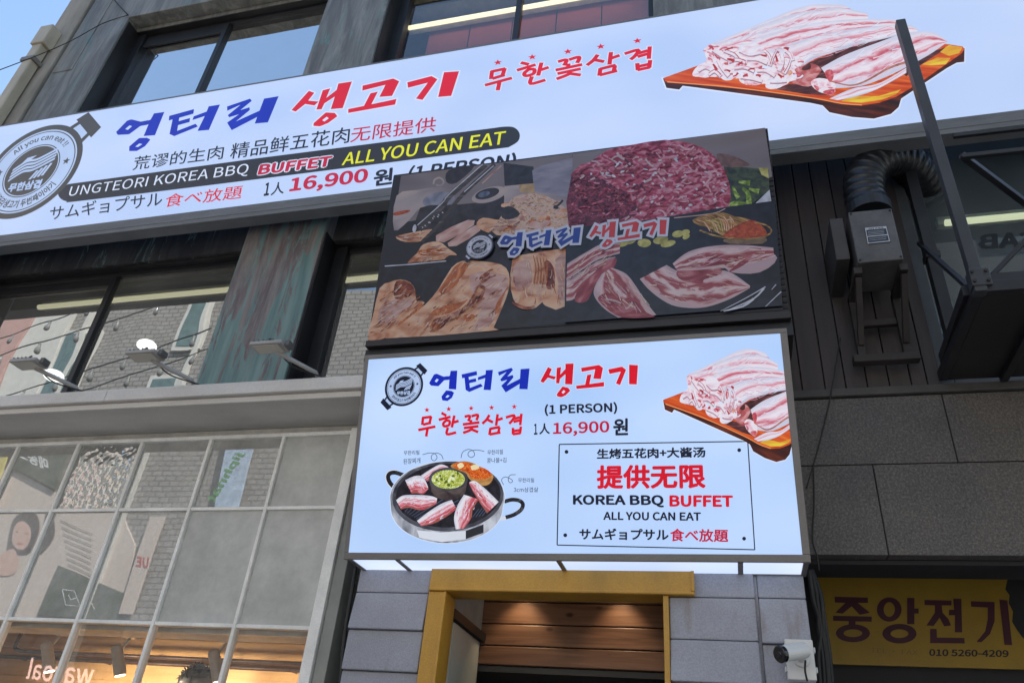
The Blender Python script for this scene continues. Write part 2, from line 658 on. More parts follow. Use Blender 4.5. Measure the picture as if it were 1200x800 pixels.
# ================================================================== SIGNS
FRAME_TAUPE = surf('painted taupe metal', (0.17, 0.155, 0.15), rough=0.45, var=0.15, scale=4, fine=0.05)
FRAME_GREY = surf('grey sign casing', (0.14, 0.15, 0.165), rough=0.42, var=0.2, scale=3, stretch=(1, 1, 6), fine=0.05)
DARK_METAL = surf('dark frame metal', (0.012, 0.013, 0.016), rough=0.42, var=0.3, scale=5)

def pbox(mb, pl, u0, u1, v0, v1, h0, h1, m=None):
    p = [pl.w((u0, v0), h1), pl.w((u1, v0), h1), pl.w((u1, v1), h1), pl.w((u0, v1), h1),
         pl.w((u0, v0), h0), pl.w((u1, v0), h0), pl.w((u1, v1), h0), pl.w((u0, v1), h0)]
    return mb.hexa(p, m)

def film(name, c0, c1, scale, k=0.74):
    """backlit white film: lamps behind it shine through a little unevenly"""
    m, nt, b = new_mat(name)
    n = N(nt, 'TexNoise', Scale=scale, Detail=1.5)
    nt.links.new(coords(nt, 'Object', (1, 1, 1.6)), n.inputs['Vector'])
    col = ramp(nt, n.outputs[0], [(0.3, lin(c0)), (0.7, lin(c1))])
    finish_print(nt, b, col, True, k)
    return m

# ---- the shared logo lettering, traced once in the small box sign's frame
C1 = crop(430, 400, 6.6667)
def s2(L): return [(x + 1133.3, y + 66.7) for x, y in L]
LOGO_BLUE = [
    ('ring', [(487, 325), (525, 258), (545, 252), (600, 275), (640, 270), (645, 300), (605, 303), (560, 350), (500, 345)], [(530, 312), (546, 291), (562, 298), (546, 320)]),
    ('poly', [(640, 272), (648, 268), (655, 230), (707, 228), (698, 375), (640, 372), (645, 300)]),
    ('ring', [(583, 430), (620, 382), (660, 386), (682, 400), (665, 440), (630, 465), (590, 460)], [(614, 436), (630, 418), (648, 424), (630, 440)]),
    ('poly', [(740, 258), (858, 232), (862, 262), (800, 277), (745, 288)]),
    ('poly', [(763, 282), (795, 275), (806, 360), (800, 395), (772, 378)]),
    ('poly', [(790, 302), (852, 288), (856, 314), (793, 328)]),
    ('poly', [(783, 372), (890, 330), (906, 350), (800, 395)]),
    ('poly', [(930, 225), (985, 222), (968, 380), (912, 378), (925, 285)]),
    ('poly', [(868, 280), (930, 257), (928, 285), (868, 303)]),
    ('poly', [(1025, 240), (1130, 206), (1142, 222), (1098, 274), (1140, 262), (1146, 280), (1092, 345), (1200, 290), (1202, 326), (1085, 398), (1050, 346), (1098, 300), (1052, 312), (1042, 298), (1092, 238), (1032, 268)]),
    ('poly', s2([(68, 150), (138, 145), (122, 307), (58, 305)])),
]
LOGO_RED = [
    ('poly', s2([(222, 245), (282, 133), (312, 150), (292, 196), (345, 210), (330, 232), (282, 216), (245, 258)])),
    ('poly', s2([(350, 140), (385, 133), (378, 192), (418, 148), (418, 108), (482, 105), (472, 270), (415, 268), (418, 190), (376, 226), (370, 262), (345, 260)])),
    ('ring', s2([(350, 345), (395, 285), (440, 295), (457, 318), (420, 355), (385, 370), (352, 362)]), s2([(388, 332), (405, 313), (418, 325), (400, 342)])),
    ('poly', s2([(540, 140), (680, 117), (712, 140), (695, 228), (635, 225), (650, 152), (545, 172)])),
    ('poly', s2([(588, 195), (622, 190), (606, 266), (720, 250), (720, 285), (505, 305), (500, 280), (572, 271)])),
    ('poly', s2([(752, 152), (860, 130), (892, 155), (845, 275), (812, 262), (850, 170), (762, 188)])),
    ('poly', s2([(915, 115), (985, 120), (975, 270), (915, 268)])),
]
def put_logo(a, parts, mat, grow=0.0):
    for it in parts:
        if it[0] == 'poly': a.poly(it[1], mat, grow=grow)
        elif grow: a.poly(it[1], mat, grow=grow)
        else: a.ring(it[1], it[2], mat)
MU = [  # the hand-brushed five-syllable line as strokes
    [(440, 590), (433, 652)], [(436, 597), (506, 588)], [(503, 585), (488, 645)], [(440, 650), (502, 634)], [(402, 692), (536, 664)], [(474, 682), (464, 742)],
    [(583, 558), (622, 580)], [(562, 612), (655, 588)], [(626, 612), (598, 640), (606, 662), (642, 652), (646, 622), (618, 616)], [(684, 578), (664, 672)], [(680, 632), (718, 620)], [(634, 672), (626, 724), (698, 710)],
    [(764, 588), (806, 582), (792, 622)], [(818, 584), (868, 574), (856, 616)], [(814, 612), (812, 640)], [(750, 648), (880, 632)], [(758, 676), (872, 662)], [(816, 664), (812, 690), (752, 714)], [(812, 684), (870, 708)],
    [(958, 574), (934, 612), (902, 642)], [(934, 606), (986, 632)], [(1022, 568), (1010, 658)], [(1014, 616), (1062, 600)], [(966, 676), (958, 730)], [(964, 682), (1040, 668)], [(1036, 670), (1026, 720)], [(960, 726), (1044, 710)],
    [(1086, 594), (1152, 578), (1138, 614), (1112, 642)], [(1150, 604), (1196, 592)], [(1146, 628), (1194, 616)], [(1208, 564), (1198, 654)], [(1142, 674), (1142, 726)], [(1204, 664), (1196, 720)], [(1142, 700), (1200, 692)], [(1140, 724), (1200, 716)],
]
MU_STARS = [(470, 535), (640, 528), (815, 522), (975, 517), (1152, 510)]
def put_mu(a, mat, grow=0.0, wd=21):
    for st in MU: a.stroke(st, wd, mat, smooth=4, grow=grow)
    for p in MU_STARS:
        if grow == 0: a.star(p, 22, mat)

def emblem(a, c, r, dark, pale, ang0=45.0, detail=True):
    """round badge: pan with two handles, writing round the rim, streaky meat in the middle"""
    for sgn in (1, -1):
        e = np.array([math.cos(RAD(ang0)), math.sin(RAD(ang0))]) * sgn
        g = np.array([-e[1], e[0]])
        q = lambda x, y: c + e * (x * r) + g * (y * r)
        a.poly_uv([q(0.9, -0.30), q(1.12, -0.26), q(1.12, 0.26), q(0.9, 0.30)], dark)
        a.poly_uv([q(0.95, -0.20), q(1.13, -0.17), q(1.13, 0.17), q(0.95, 0.20)], pale)
        a.poly_uv([q(1.12, -0.34), q(1.36, -0.29), q(1.36, 0.29), q(1.12, 0.34)], dark)
    a.circ(c, r, dark)
    a.circ(c, r * 0.89, pale)
    a.circ(c, r * 0.86, dark)
    a.circ(c, r * 0.84, pale)
    a.circ(c, r * 0.565, dark)
    a.circ(c, r * 0.545, pale)
    a.circ(c, r * 0.525, dark)
    a.text_arc('All you can eat !!', c, r * 0.63, r * 0.79, 142, 40, dark, 0.015)
    a.text_arc('엉터리생고기 두번째이야기', c, r * 0.79, r * 0.62, 218, 330, dark, 0.02)
    for t in (8, 176):
        p = c + np.array([math.cos(RAD(t)), math.sin(RAD(t))]) * r * 0.70
        Q = []
        for k in range(10):
            an = math.pi / 2 + k * math.pi / 5
            rr = r * (0.08 if k % 2 == 0 else 0.035)
            Q.append(p + np.array([rr * math.cos(an), rr * math.sin(an)]))
        a.poly_uv(Q, dark)
    q = lambda x, y: c + np.array([x * r, y * r])
    # two crossed wavy slices drawn as parallel bands
    for k in range(4):
        o = 0.075 * k
        L = spline([(-0.42, -0.14 + o - 0.05), (-0.18, 0.02 + o - 0.05), (0.05, 0.04 + o - 0.05), (0.42, 0.22 + o - 0.05)], 8)
        Q = [q(*p) for p in L] + [q(p[0], p[1] + 0.05) for p in reversed(L)]
        if k in (0, 1, 2, 3): a.poly_uv(Q, pale)
    for k in range(4):
        o = 0.08 * k
        L = spline([(-0.30 + o * 0.6, 0.16 + o * 0.35), (-0.2 + o * 0.6, 0.30 + o * 0.1)], 4)
        a.poly_uv([q(*p) for p in L] + [q(p[0] + 0.05, p[1] + 0.01) for p in reversed(L)], pale)
        L = spline([(0.02 + o, -0.20 + o * 0.2), (0.12 + o, -0.02 + o * 0.5)], 4)
        a.poly_uv([q(*p) for p in L] + [q(p[0] + 0.05, p[1]) for p in reversed(L)], pale)
    V, F = text_geo('무한삼겹', 0.03)
    lo, hi = V.min(0), V.max(0)
    T = (V - lo) / (hi - lo)
    a._put([q(-0.34 + 0.68 * t[0], -0.42 + 0.19 * t[1]) for t in T], F, pale)

# ---- colours on the two backlit signs: the long sign is glossy film, the box sign a duller one
def set_inks(spec):
    global LEANR, PSHADE, PORK2W, FAT, FOLD, FOLDR, GAPD, K_BLACK, K_BLUE, K_CRIM, K_GREY, K_NAVY, K_PALE, K_RED, K_WHITE, K_YEL, LEAN, PORK, PORK2, PSTR, WOODD, WOODP, WOODY
    SPEC[0] = spec
    K_BLUE = ink('blue sign ink', (16, 42, 178)); K_RED = ink('red sign ink', (214, 18, 44)); K_NAVY = ink('dark navy sign ink', (24, 30, 52))
    K_CRIM = ink('crimson sign ink', (190, 26, 66)); K_WHITE = ink('white sign ink', (214, 226, 250)); K_BLACK = ink('charcoal sign ink', (44, 46, 54))
    K_YEL = ink('yellow sign ink', (228, 232, 40)); K_PALE = ink('pale badge ink', (176, 198, 236)); K_GREY = ink('grey pencil ink', (70, 84, 110))
    PORK = print_tex('printed pork slice', [(0.08, (205, 205, 225)), (0.2, (226, 218, 232)), (0.3, (206, 120, 138)), (0.36, (190, 78, 98)), (0.42, (222, 200, 216)), (0.56, (232, 226, 238)), (0.66, (222, 176, 190)), (0.72, (198, 96, 116)), (0.78, (224, 206, 222)), (0.95, (196, 200, 222))], su=0.35, sv=4, dist=0.4, band=0.42, detail=4)
    PORK2 = print_tex('printed fatty pork slice', [(0.05, (198, 200, 222)), (0.25, (224, 220, 234)), (0.38, (218, 176, 192)), (0.44, (204, 110, 130)), (0.5, (226, 208, 222)), (0.75, (230, 228, 240)), (0.95, (190, 194, 216))], su=0.3, sv=3, dist=0.4, band=0.5, detail=4)
    FOLD = print_tex('printed folded meat', [(0.25, (140, 44, 58)), (0.36, (196, 92, 108)), (0.43, (226, 188, 204)), (0.55, (232, 226, 236)), (0.75, (206, 208, 226))], su=0.55, sv=0.8, dist=1.2, detail=4)
    FAT = print_tex('printed white fat', [(0.28, (206, 150, 168)), (0.38, (220, 196, 212)), (0.52, (230, 226, 238)), (0.72, (196, 200, 222))], su=0.4, sv=0.9, dist=0.8, detail=4)
    FOLDR = print_tex('printed red fold', [(0.25, (132, 58, 62)), (0.45, (178, 92, 94)), (0.65, (206, 150, 154)), (0.8, (224, 198, 208))], su=0.6, sv=0.9, dist=1.0)
    PSTR = print_tex('printed pink streak', [(0.3, (206, 128, 148)), (0.7, (224, 176, 190))], su=1, sv=1)
    PSHADE = print_tex('printed fold shade', [(0.3, (150, 108, 126)), (0.7, (186, 152, 172))], su=1, sv=1)
    PORK2W = print_tex('printed pale fold', [(0.3, (222, 204, 218)), (0.7, (236, 230, 240))], su=1, sv=1)
    LEANR = print_tex('printed red meat', [(0.3, (150, 36, 50)), (0.6, (186, 64, 76)), (0.8, (206, 110, 120))], su=1.5, sv=1.5)
    LEAN = print_tex('printed lean meat', [(0.3, (166, 58, 70)), (0.5, (194, 84, 96)), (0.7, (214, 130, 140))], su=1.5, sv=1.5, dist=1.0)
    WOODP = print_tex('printed orange board', [(0.25, (150, 44, 24)), (0.45, (196, 72, 34)), (0.6, (216, 98, 44)), (0.8, (232, 140, 62))], su=0.12, sv=1.6, dist=0.4, detail=6)
    WOODD = print_tex('printed board edge', [(0.3, (36, 24, 30)), (0.55, (70, 34, 32)), (0.75, (110, 50, 36))], su=0.2, sv=1.0, dist=0.4)
    WOODY = print_tex('printed yellow board stripe', [(0.3, (206, 120, 44)), (0.55, (226, 190, 60)), (0.75, (222, 214, 80))], su=0.15, sv=1.2)
    GAPD = print_tex('printed shadow gap', [(0.3, (40, 26, 34)), (0.55, (84, 48, 52)), (0.75, (140, 82, 84))], su=0.4, sv=1.6)
set_inks(0.5)

# ------------------------------------------------------------------ 1. the long backlit sign across the first-floor wall
PL = Plane(hitY(300, 239.5, 3.43), 6.0)
v_top = PL.uv((300, 98.75))[1]
U0, U1 = -6.55 - PL.p[0], 3.2 - PL.p[0]
long_sign = thing('backlit_sign', (PL.p[0], 3.5, PL.p[2] - 0.12), 'long white backlit sign with brush lettering running across the building above the windows', 'shop sign')
mb = MB()
pbox(mb, PL, U0, U1, -0.105, v_top + 0.012, -0.105, -0.012)
pbox(mb, PL, U0, U1, -0.105, -0.0, -0.012, 0.006)
pbox(mb, PL, U0, U1, v_top, v_top + 0.012, -0.012, 0.004)
pbox(mb, PL, U0 - 0.02, U0, -0.105, v_top + 0.012, -0.105, 0.006)
pbox(mb, PL, U1, U1 + 0.02, -0.105, v_top + 0.012, -0.105, 0.006)
pbox(mb, PL, U0, U1, -0.072, -0.066, 0.006, 0.009)
long_frame = mb.build('frame', FRAME_GREY, long_sign, bevel=0.003)
mb = MB()
pbox(mb, PL, U0, U1, 0, v_top, -0.012, 0.0)
long_panel = mb.build('panel', film('backlit film of the long sign', (180, 204, 246), (200, 217, 252), 0.9, 0.86), long_sign)

def art_long(**k): return Art(PL, **k)
# brush logo: same drawing as on the box sign, fitted to this sign
PB = Plane(hitY(403, 655, 3.45), 11.6)
src = [C1(p) for p in [(487, 330), (707, 228), (968, 380), (1271, 212), (1255, 374), (590, 464), (1355, 312), (1615, 172), (1605, 337), (1853, 352), (1638, 372), (2118, 187), (2108, 337), (2048, 335)]]
k6, k7 = crop(120, 80, 5.3333), crop(335, 70, 5.3333)
dst = [k6((82, 405)), k6((393, 272)), k6((660, 390)), k6((1105, 178)), k6((1040, 345)), k6((160, 520)), k7((42, 320)), k7((410, 140)), k7((362, 303)), k7((690, 285)), k7((393, 335)), k7((1070, 75)), k7((1028, 230)), k7((950, 230))]
aff = fit_affine([PB.uv(p) for p in src], [PL.uv(p) for p in dst])
XL = lambda px: aff(PB.uv(px))
a = Art(PL, C1, XL)
put_logo(a, LOGO_BLUE, K_BLUE)
a.build('blue_lettering', long_panel)
a = Art(PL, C1, XL)
put_logo(a, LOGO_RED, K_WHITE, grow=7)
put_logo(a, LOGO_RED, K_RED)
a.build('red_lettering', long_panel)
k8 = crop(550, 40, 5.3333)
src = [C1(p) for p in [(403, 692), (464, 742), (470, 535), (815, 522), (752, 714), (958, 730), (1152, 510), (1198, 716)]]
dst = [k8(p) for p in [(82, 328), (210, 340), (175, 183), (618, 112), (535, 290), (800, 268), (1058, 40), (1130, 210)]]
aff2 = fit_affine([PB.uv(p) for p in src], [PL.uv(p) for p in dst])
a = Art(PL, C1, lambda px: aff2(PB.uv(px)))
put_mu(a, K_WHITE, grow=5)
put_mu(a, K_RED)
a.build('starred_lettering', long_panel)
a = art_long()
a.text('荒谬的生肉', (155, 200), (261, 186.5), (158.5, 184), K_NAVY, 0.004)
a.text('精品鲜五花肉', (269, 187), (409, 167.5), (272.5, 168.5), K_NAVY, 0.004)
a.text('无限提供', (410, 167.5), (510, 154.5), (413, 150), K_CRIM, 0.004)
a.build('chinese_lettering', long_panel)
a = art_long()
pill = [(83, 237)]
pill = spline([(300, 210.5), (100, 235), (78, 236), (69, 230), (70, 222), (80, 216)], 5) + spline([(300, 186), (480, 163), (570, 151.5), (592, 148.8), (603, 150), (609, 157), (607, 166), (596, 173)], 5)
a.poly(pill, K_BLACK)
a.build('dark_band', long_panel)
a = art_long(h0=0.004)
a.text('UNGTEORI KOREA BBQ', (79.3, 233), (290, 206.5), (84, 219), K_WHITE, 0.0)
a.build('white_lettering', long_panel)
a = art_long(h0=0.004)
a.text('BUFFET', (300.5, 207), (388.5, 196.5), (304.5, 192.5), K_WHITE, 0.075)
a.text('BUFFET', (301.8, 205.8), (387.6, 195.6), (305.2, 193.4), K_CRIM, 0.03)
a.build('buffet_lettering', long_panel)
a = art_long(h0=0.004)
a.text('ALL YOU CAN EAT', (400.5, 194.5), (591, 169.5), (404.5, 179.5), K_YEL, 0.008)
a.build('yellow_lettering', long_panel)
a = art_long()
a.text('サムギョプサル', (57.5, 258.5), (190, 241), (60, 242), K_NAVY, 0.004)
a.text('食べ放題', (192, 243.5), (282.5, 232.8), (196, 228), K_RED, 0.002)
a.build('japanese_lettering', long_panel)
a = art_long()
a.text('1', (309, 230), (315, 229.3), (311.5, 214.5), K_NAVY, 0.02)
a.text('人', (317, 229.5), (332.5, 227), (319, 215), K_NAVY, 0.008)
a.build('person_count', long_panel)
a = art_long()
a.text('16,900', (338, 228.5), (430, 217), (341.5, 209), K_CRIM, 0.022)
a.text('원', (437, 219), (459.5, 216), (439, 199.5), K_NAVY, 0.02)
a.build('price_lettering', long_panel)
a = art_long()
a.text('(1 PERSON)', (476, 214.5), (603, 199), (481, 194.5), K_NAVY, 0.022)
a.build('portion_lettering', long_panel)
a = art_long()
c0 = PL.uv((36.8, 200.0))
r0 = np.linalg.norm(PL.uv((97, 178)) - c0)
L_DARK = ink('olive badge ink', (70, 68, 66))
emblem(a, c0, r0, L_DARK, K_PALE)
a.build('emblem', long_panel)

# pork on a board, drawn in the long sign's frame and reused on the box sign
c5, c6, c4 = crop(770, 0, 6.6667), crop(950, 0, 6.1538), crop(900, 0, 4.0)
def pork_board(a):
    a.poly([(777, 92.5), (781, 103.5), (796, 105.5), (800, 101), (812, 102.5), (950, 121), (964, 124), (972, 132), (998, 137.5), (1024, 139.5), (1044, 134), (1053, 126), (1056, 116), (1110, 80), (1121, 74), (1129.8, 73), (1130.3, 57), (1075, 60), (900, 85)], K_WHITE, grow=1.6)
    a.poly([(777, 92.5), (781, 103.5), (796, 105.5), (800, 101), (812, 102.5), (950, 121), (964, 124), (972, 132), (998, 137.5), (1024, 139.5), (1044, 134), (1053, 126), (1056, 116), (1110, 80), (1121, 74), (1129.8, 73), (1130.3, 57), (1075, 60), (900, 85)], WOODD, axis=((777, 92), (985, 122)))
    a.poly([(777, 92), (838, 70), (870, 60), (1060, 46), (1112, 52.5), (1128, 55), (1130, 58), (1127, 63), (1077, 98), (1050, 114), (1030, 121), (1010, 124), (985, 122), (950, 115.5), (900, 108), (780, 96)], WOODP, axis=((777, 94), (985, 122)))
    a.poly([(1080, 76), (1098, 68), (1114, 68.5), (1108, 76), (1090, 77)], WOODY, axis=((1080, 76), (1114, 68)))
    a.poly([(1100, 61), (1112, 53.5), (1128, 56), (1124, 63), (1112, 66)], WOODY, axis=((1080, 76), (1114, 68)))
    a.poly([(985, 119), (1010, 121), (1032, 118), (1050, 111), (1056, 105), (1030, 113), (1000, 113)], WOODY, axis=((985, 119), (1056, 106)))
    a.stroke([(782, 96.5), (860, 103), (950, 115), (985, 121.5), (1010, 123.5)], 1.2, ink('board highlight ink', (236, 150, 90)), smooth=4)
    # shadows under the meat
    a.poly([(908, 105), (925, 99), (950, 100), (972, 112), (945, 111)], GAPD)
    a.poly([(1055, 84), (1090, 62), (1108, 56), (1100, 63), (1068, 84), (1062, 90)], GAPD)
    a.poly([(922, 97), (948, 74), (1000, 52), (1060, 36), (1062, 44), (1010, 62), (978, 82), (955, 100)], GAPD, axis=((930, 94), (1017, 53)))
    # stacked slices, back to front
    a.loft([(833, 52), (862, 40), (900, 24), (935, 10), (960, 5.5), (988, 6)], [(840, 62), (880, 50), (920, 34), (960, 24), (1017, 24)], PORK)
    a.loft([(880, 34), (920, 20), (955, 12), (985, 10), (1016, 16)], [(870, 62), (905, 48), (950, 36), (985, 30), (1018, 24)], PORK2)
    a.loft([(832, 53), (862, 45), (890, 38), (915, 32)], [(834, 70), (862, 60), (892, 58), (918, 50)], PORK2)
    a.loft([(862, 58), (895, 42), (940, 30), (1000, 23), (1055, 24)], [(880, 70), (915, 60), (950, 50), (1000, 40), (1055, 34)], PORK)
    a.loft([(905, 60), (945, 46), (990, 36), (1055, 29), (1075, 34)], [(925, 96), (950, 72), (1000, 55), (1045, 44), (1075, 38)], PORK2)
    a.poly([(930, 94), (944, 80), (975, 66), (1017, 53), (1030, 50), (1012, 62), (985, 78), (965, 88), (955, 97)], GAPD, axis=((930, 94), (1017, 53)))
    a.poly([c5(p) for p in [(1010, 610), (1080, 540), (1170, 500), (1260, 520), (1300, 620), (1180, 680), (1060, 650)]], FOLDR, smooth=3)
    a.poly([(955, 93), (962, 84), (972, 80), (970, 92), (962, 97)], GAPD)
    a.loft([(972, 116), (1000, 104), (1030, 98), (1062, 80)], [(982, 118), (1005, 113), (1030, 104), (1062, 86)], PORK2)
    a.loft([(962, 80), (990, 65), (1030, 50), (1060, 40), (1092, 38), (1110, 49)], [(980, 104), (1010, 101), (1040, 90), (1068, 76), (1090, 64), (1110, 50)], PORK)
    for ar, n_, an, sd in (([(838, 52), (900, 26), (960, 8), (1012, 16), (1014, 24), (960, 30), (900, 46), (845, 62)], 70, -22, 1), ([(870, 60), (940, 32), (1050, 25), (1050, 34), (950, 52), (885, 68)], 60, -12, 2), ([(925, 84), (960, 50), (1065, 32), (1040, 44), (960, 70)], 60, -14, 3), ([(968, 82), (1040, 48), (1100, 42), (1085, 62), (1020, 98), (985, 102)], 70, -22, 4)):
        a.scatter(ar, n_, [FAT, FAT, PSTR, PSTR, PORK2, K_WHITE], (8, 30), (0.4, 1.2), an, sd, 0.12)
    # folded ends at the front left
    rr = random.Random(3)
    a.poly([(812, 88), (818, 78), (828, 72), (826, 62), (832, 53), (848, 56), (866, 56), (880, 66), (905, 62), (924, 70), (934, 92), (924, 97), (910, 105), (896, 99), (882, 101), (866, 93), (850, 94), (838, 90), (826, 92)], FOLD, smooth=3)
    for q, m_, n in (([(360, 400), (420, 350), (440, 390), (400, 425)], FOLD, 0), ([(410, 390), (470, 470), (520, 560), (590, 600), (580, 630), (510, 625), (450, 520)], FAT, 0),
                     ([(300, 540), (380, 500), (440, 520), (480, 600), (380, 605), (280, 600)], FAT, 0), ([(635, 385), (700, 450), (760, 440), (810, 410), (830, 370), (700, 330)], FAT, 0),
                     ([(850, 690), (920, 700), (1040, 640), (930, 560), (860, 640)], FAT, 0), ([(640, 630), (720, 590), (860, 650), (780, 660), (700, 670)], FOLD, 0), 
                     ([(960, 560), (1010, 540), (1060, 570), (1030, 600), (980, 590)], print_tex('printed tan fat', [(0.3, (196, 120, 96)), (0.7, (226, 180, 160))]), 0), 
                     ([(1130, 540), (1190, 500), (1200, 540), (1150, 556)], GAPD, 0)):
        a.poly([c5(p) for p in q], m_, smooth=3)
    rr = random.Random(21)
    for k in range(110):       # loose folds: short curled slices over the front of the stack
        x, y = rr.uniform(400, 1150), rr.uniform(380, 680)
        lo_ = np.interp(x, [400, 520, 600, 700, 930, 1050, 1150], [470, 600, 610, 660, 690, 630, 640])
        hi_ = np.interp(x, [400, 500, 640, 800, 1000, 1150], [385, 400, 380, 420, 370, 470])
        if not (hi_ < y < lo_ - 20): continue
        an = rr.uniform(-0.9, 0.5); L_ = rr.uniform(20, 62)
        d = np.array([math.cos(an), -math.sin(an)]) * L_ * 0.5
        g_ = np.array([-d[1], d[0]]) * rr.uniform(-0.5, 0.5)
        p = np.array([x, y])
        a.stroke([c5(q) for q in (p - d, p + g_, p + d)], rr.uniform(1.4, 3.4), rr.choice([FAT, FAT, FAT, FAT, FOLD, FOLD, PSTR, LEAN, K_WHITE]), smooth=4, taper=(0.6, 1.2))
    rr = random.Random(14)
    FOLDS = [((430, 395), (500, 440), (560, 470)), ((520, 400), (600, 430), (640, 470)), ((640, 400), (720, 430), (800, 415)), ((470, 470), (510, 540), (560, 600)), ((560, 490), (620, 470), (690, 490)), ((600, 540), (680, 530), (760, 560)),
             ((700, 470), (780, 470), (860, 500)), ((840, 400), (880, 440), (900, 500)), ((930, 400), (900, 460), (880, 520)), ((970, 420), (980, 490), (950, 560)), ((780, 560), (850, 560), (920, 600)), ((650, 610), (740, 620), (820, 640)),
             ((320, 560), (380, 530), (440, 560)), ((400, 590), (450, 560), (500, 600)), ((880, 640), (940, 640), (1010, 630)), ((1000, 400), (1040, 430), (1060, 480)), ((1040, 470), (1020, 530), (990, 580))]
    for pts in FOLDS:
        wd = rr.uniform(3.4, 6.2)
        P_ = [np.array(c5(q)) for q in pts]
        a.stroke([q + np.array([0.3, 1.3]) for q in P_], wd + 1.0, PSHADE, smooth=6, taper=(0.7, 1.0))
        a.stroke(P_, wd, rr.choice([FAT, FAT, PORK2W]), smooth=6, taper=(0.7, 1.0))
        if rr.random() < 0.6: a.stroke([q + np.array([0.2, -wd * 0.28]) for q in P_], wd * 0.26, rr.choice([PSTR, LEANR]), smooth=6, taper=(0.4, 1.0))
    rr = random.Random(8)
    for x, y, an, L_ in ((575, 478, 18, 60), (650, 508, -30, 44), (548, 562, 10, 48), (612, 590, -35, 50), (832, 440, 10, 52), (932, 462, 75, 60), (1008, 388, 10, 42), (735, 552, -14, 56), (430, 385, 50, 30), (452, 532, 60, 56), (560, 392, -20, 70), (690, 600, -20, 40), (790, 600, 12, 40), (960, 600, 40, 44)):
        d = np.array([math.cos(RAD(an)), math.sin(RAD(an))]) * L_ * 0.5
        g_ = np.array([-d[1], d[0]]) * rr.uniform(-0.3, 0.3)
        p = np.array([x, y])
        a.stroke([c5(q) for q in (p - d, p + g_, p + d)], rr.uniform(1.8, 3.6), LEANR, smooth=4, taper=(0.5, 1.2))
    for q, m_ in (([(0, 600), (60, 570), (170, 600), (165, 690), (90, 680), (30, 650)], FOLD), ([(105, 520), (150, 510), (165, 560), (140, 600), (110, 560)], LEAN), ([(90, 665), (165, 650), (165, 690), (110, 685)], LEAN), ([(20, 620), (60, 640), (50, 665)], LEAN)):
        a.poly([c6(p) for p in q], m_, smooth=3)
    a.stroke([c6(p) for p in [(130, 590), (215, 612), (300, 622), (400, 590), (560, 500), (690, 455)]], 2.2, print_tex('printed roll seam', [(0.3, (140, 84, 80)), (0.7, (190, 130, 116))]), smooth=5, taper=(0.5, 1.3))

a = art_long()
pork_board(a)
a.build('pork_picture', long_panel)

set_inks(0.12)
# ------------------------------------------------------------------ 2. the small box sign over the door, leaning out at the top
box_l, box_r = PB.uv((403, 655))[0], PB.uv((950.5, 660))[0]
u_l, u_r = PB.uv((408.5, 647))[0], PB.uv((940.5, 652))[0]
v_b, v_t = PB.uv((600, 648))[1], PB.uv((600, 410.5))[1]
vB0, vT0 = 0.0, PB.uv((600, 405.5))[1]
box_sign = thing('backlit_sign', (PB.p[0] + 1.1, 3.5, PB.p[2]), 'white backlit box sign over the yellow doorway, with a grill pan picture', 'shop sign')
mb = MB()
yb = 3.645
fl, fr_ = PB.w((box_l, vB0)), PB.w((box_r, vB0))
tl_, tr_ = PB.w((box_l, vT0)), PB.w((box_r, vT0))
pbox(mb, PB, box_l, box_r, vB0, v_b, -0.05, 0.008)
pbox(mb, PB, box_l, box_r, v_t, vT0, -0.05, 0.008)
pbox(mb, PB, box_l, u_l, v_b, v_t, -0.05, 0.008)
pbox(mb, PB, u_r, box_r, v_b, v_t, -0.05, 0.008)
box_frame = mb.build('frame', FRAME_TAUPE, box_sign, bevel=0.003)
mb = MB()
e = 0.02
q = lambda u, v, h: PB.w((u, v), h)
A_ = [q(box_l + e, vB0 + 0.05, -0.052), q(box_r - e, vB0 + 0.05, -0.052), q(box_r - e, vT0 - 0.004, -0.052), q(box_l + e, vT0 - 0.004, -0.052)]
Bk = [np.array([p[0], yb, p[2]]) for p in A_]
mb.hexa(A_ + Bk)
mb.build('casing', DARK_METAL, box_sign)
mb = MB()
pbox(mb, PB, u_l, u_r, v_b, v_t, -0.02, 0.0)
box_panel = mb.build('panel', film('backlit film of the box sign', (168, 199, 244), (194, 217, 252), 1.1, 0.93), box_sign)
# lit underside in four lengths between dark bars
zu = float(fl[2]) + 0.004
cuts = [X_(410, 656, 3.46), X_(473, 664, 3.55), X_(659, 664, 3.55), X_(868, 667, 3.55), X_(945, 661, 3.46)]
UL = film('backlit film of the underside', (176, 198, 240), (220, 230, 252), 1.3, 1.15)
for i in range(4):
    mb = MB()
    mb.box(cuts[i] + 0.012, cuts[i + 1] - 0.012, 3.462, 3.635, zu, zu + 0.012)
    mb.build('underside_panel', UL, box_sign)
mb = MB()
for i in range(5): mb.box(cuts[i] - 0.011, cuts[i] + 0.011, 3.462, 3.635, zu - 0.004, zu + 0.02)
mb.box(cuts[0] - 0.011, cuts[4] + 0.011, 3.636, 3.66, zu - 0.004, zu + 0.03)
mb.build('underside_bars', FRAME_TAUPE, box_sign)

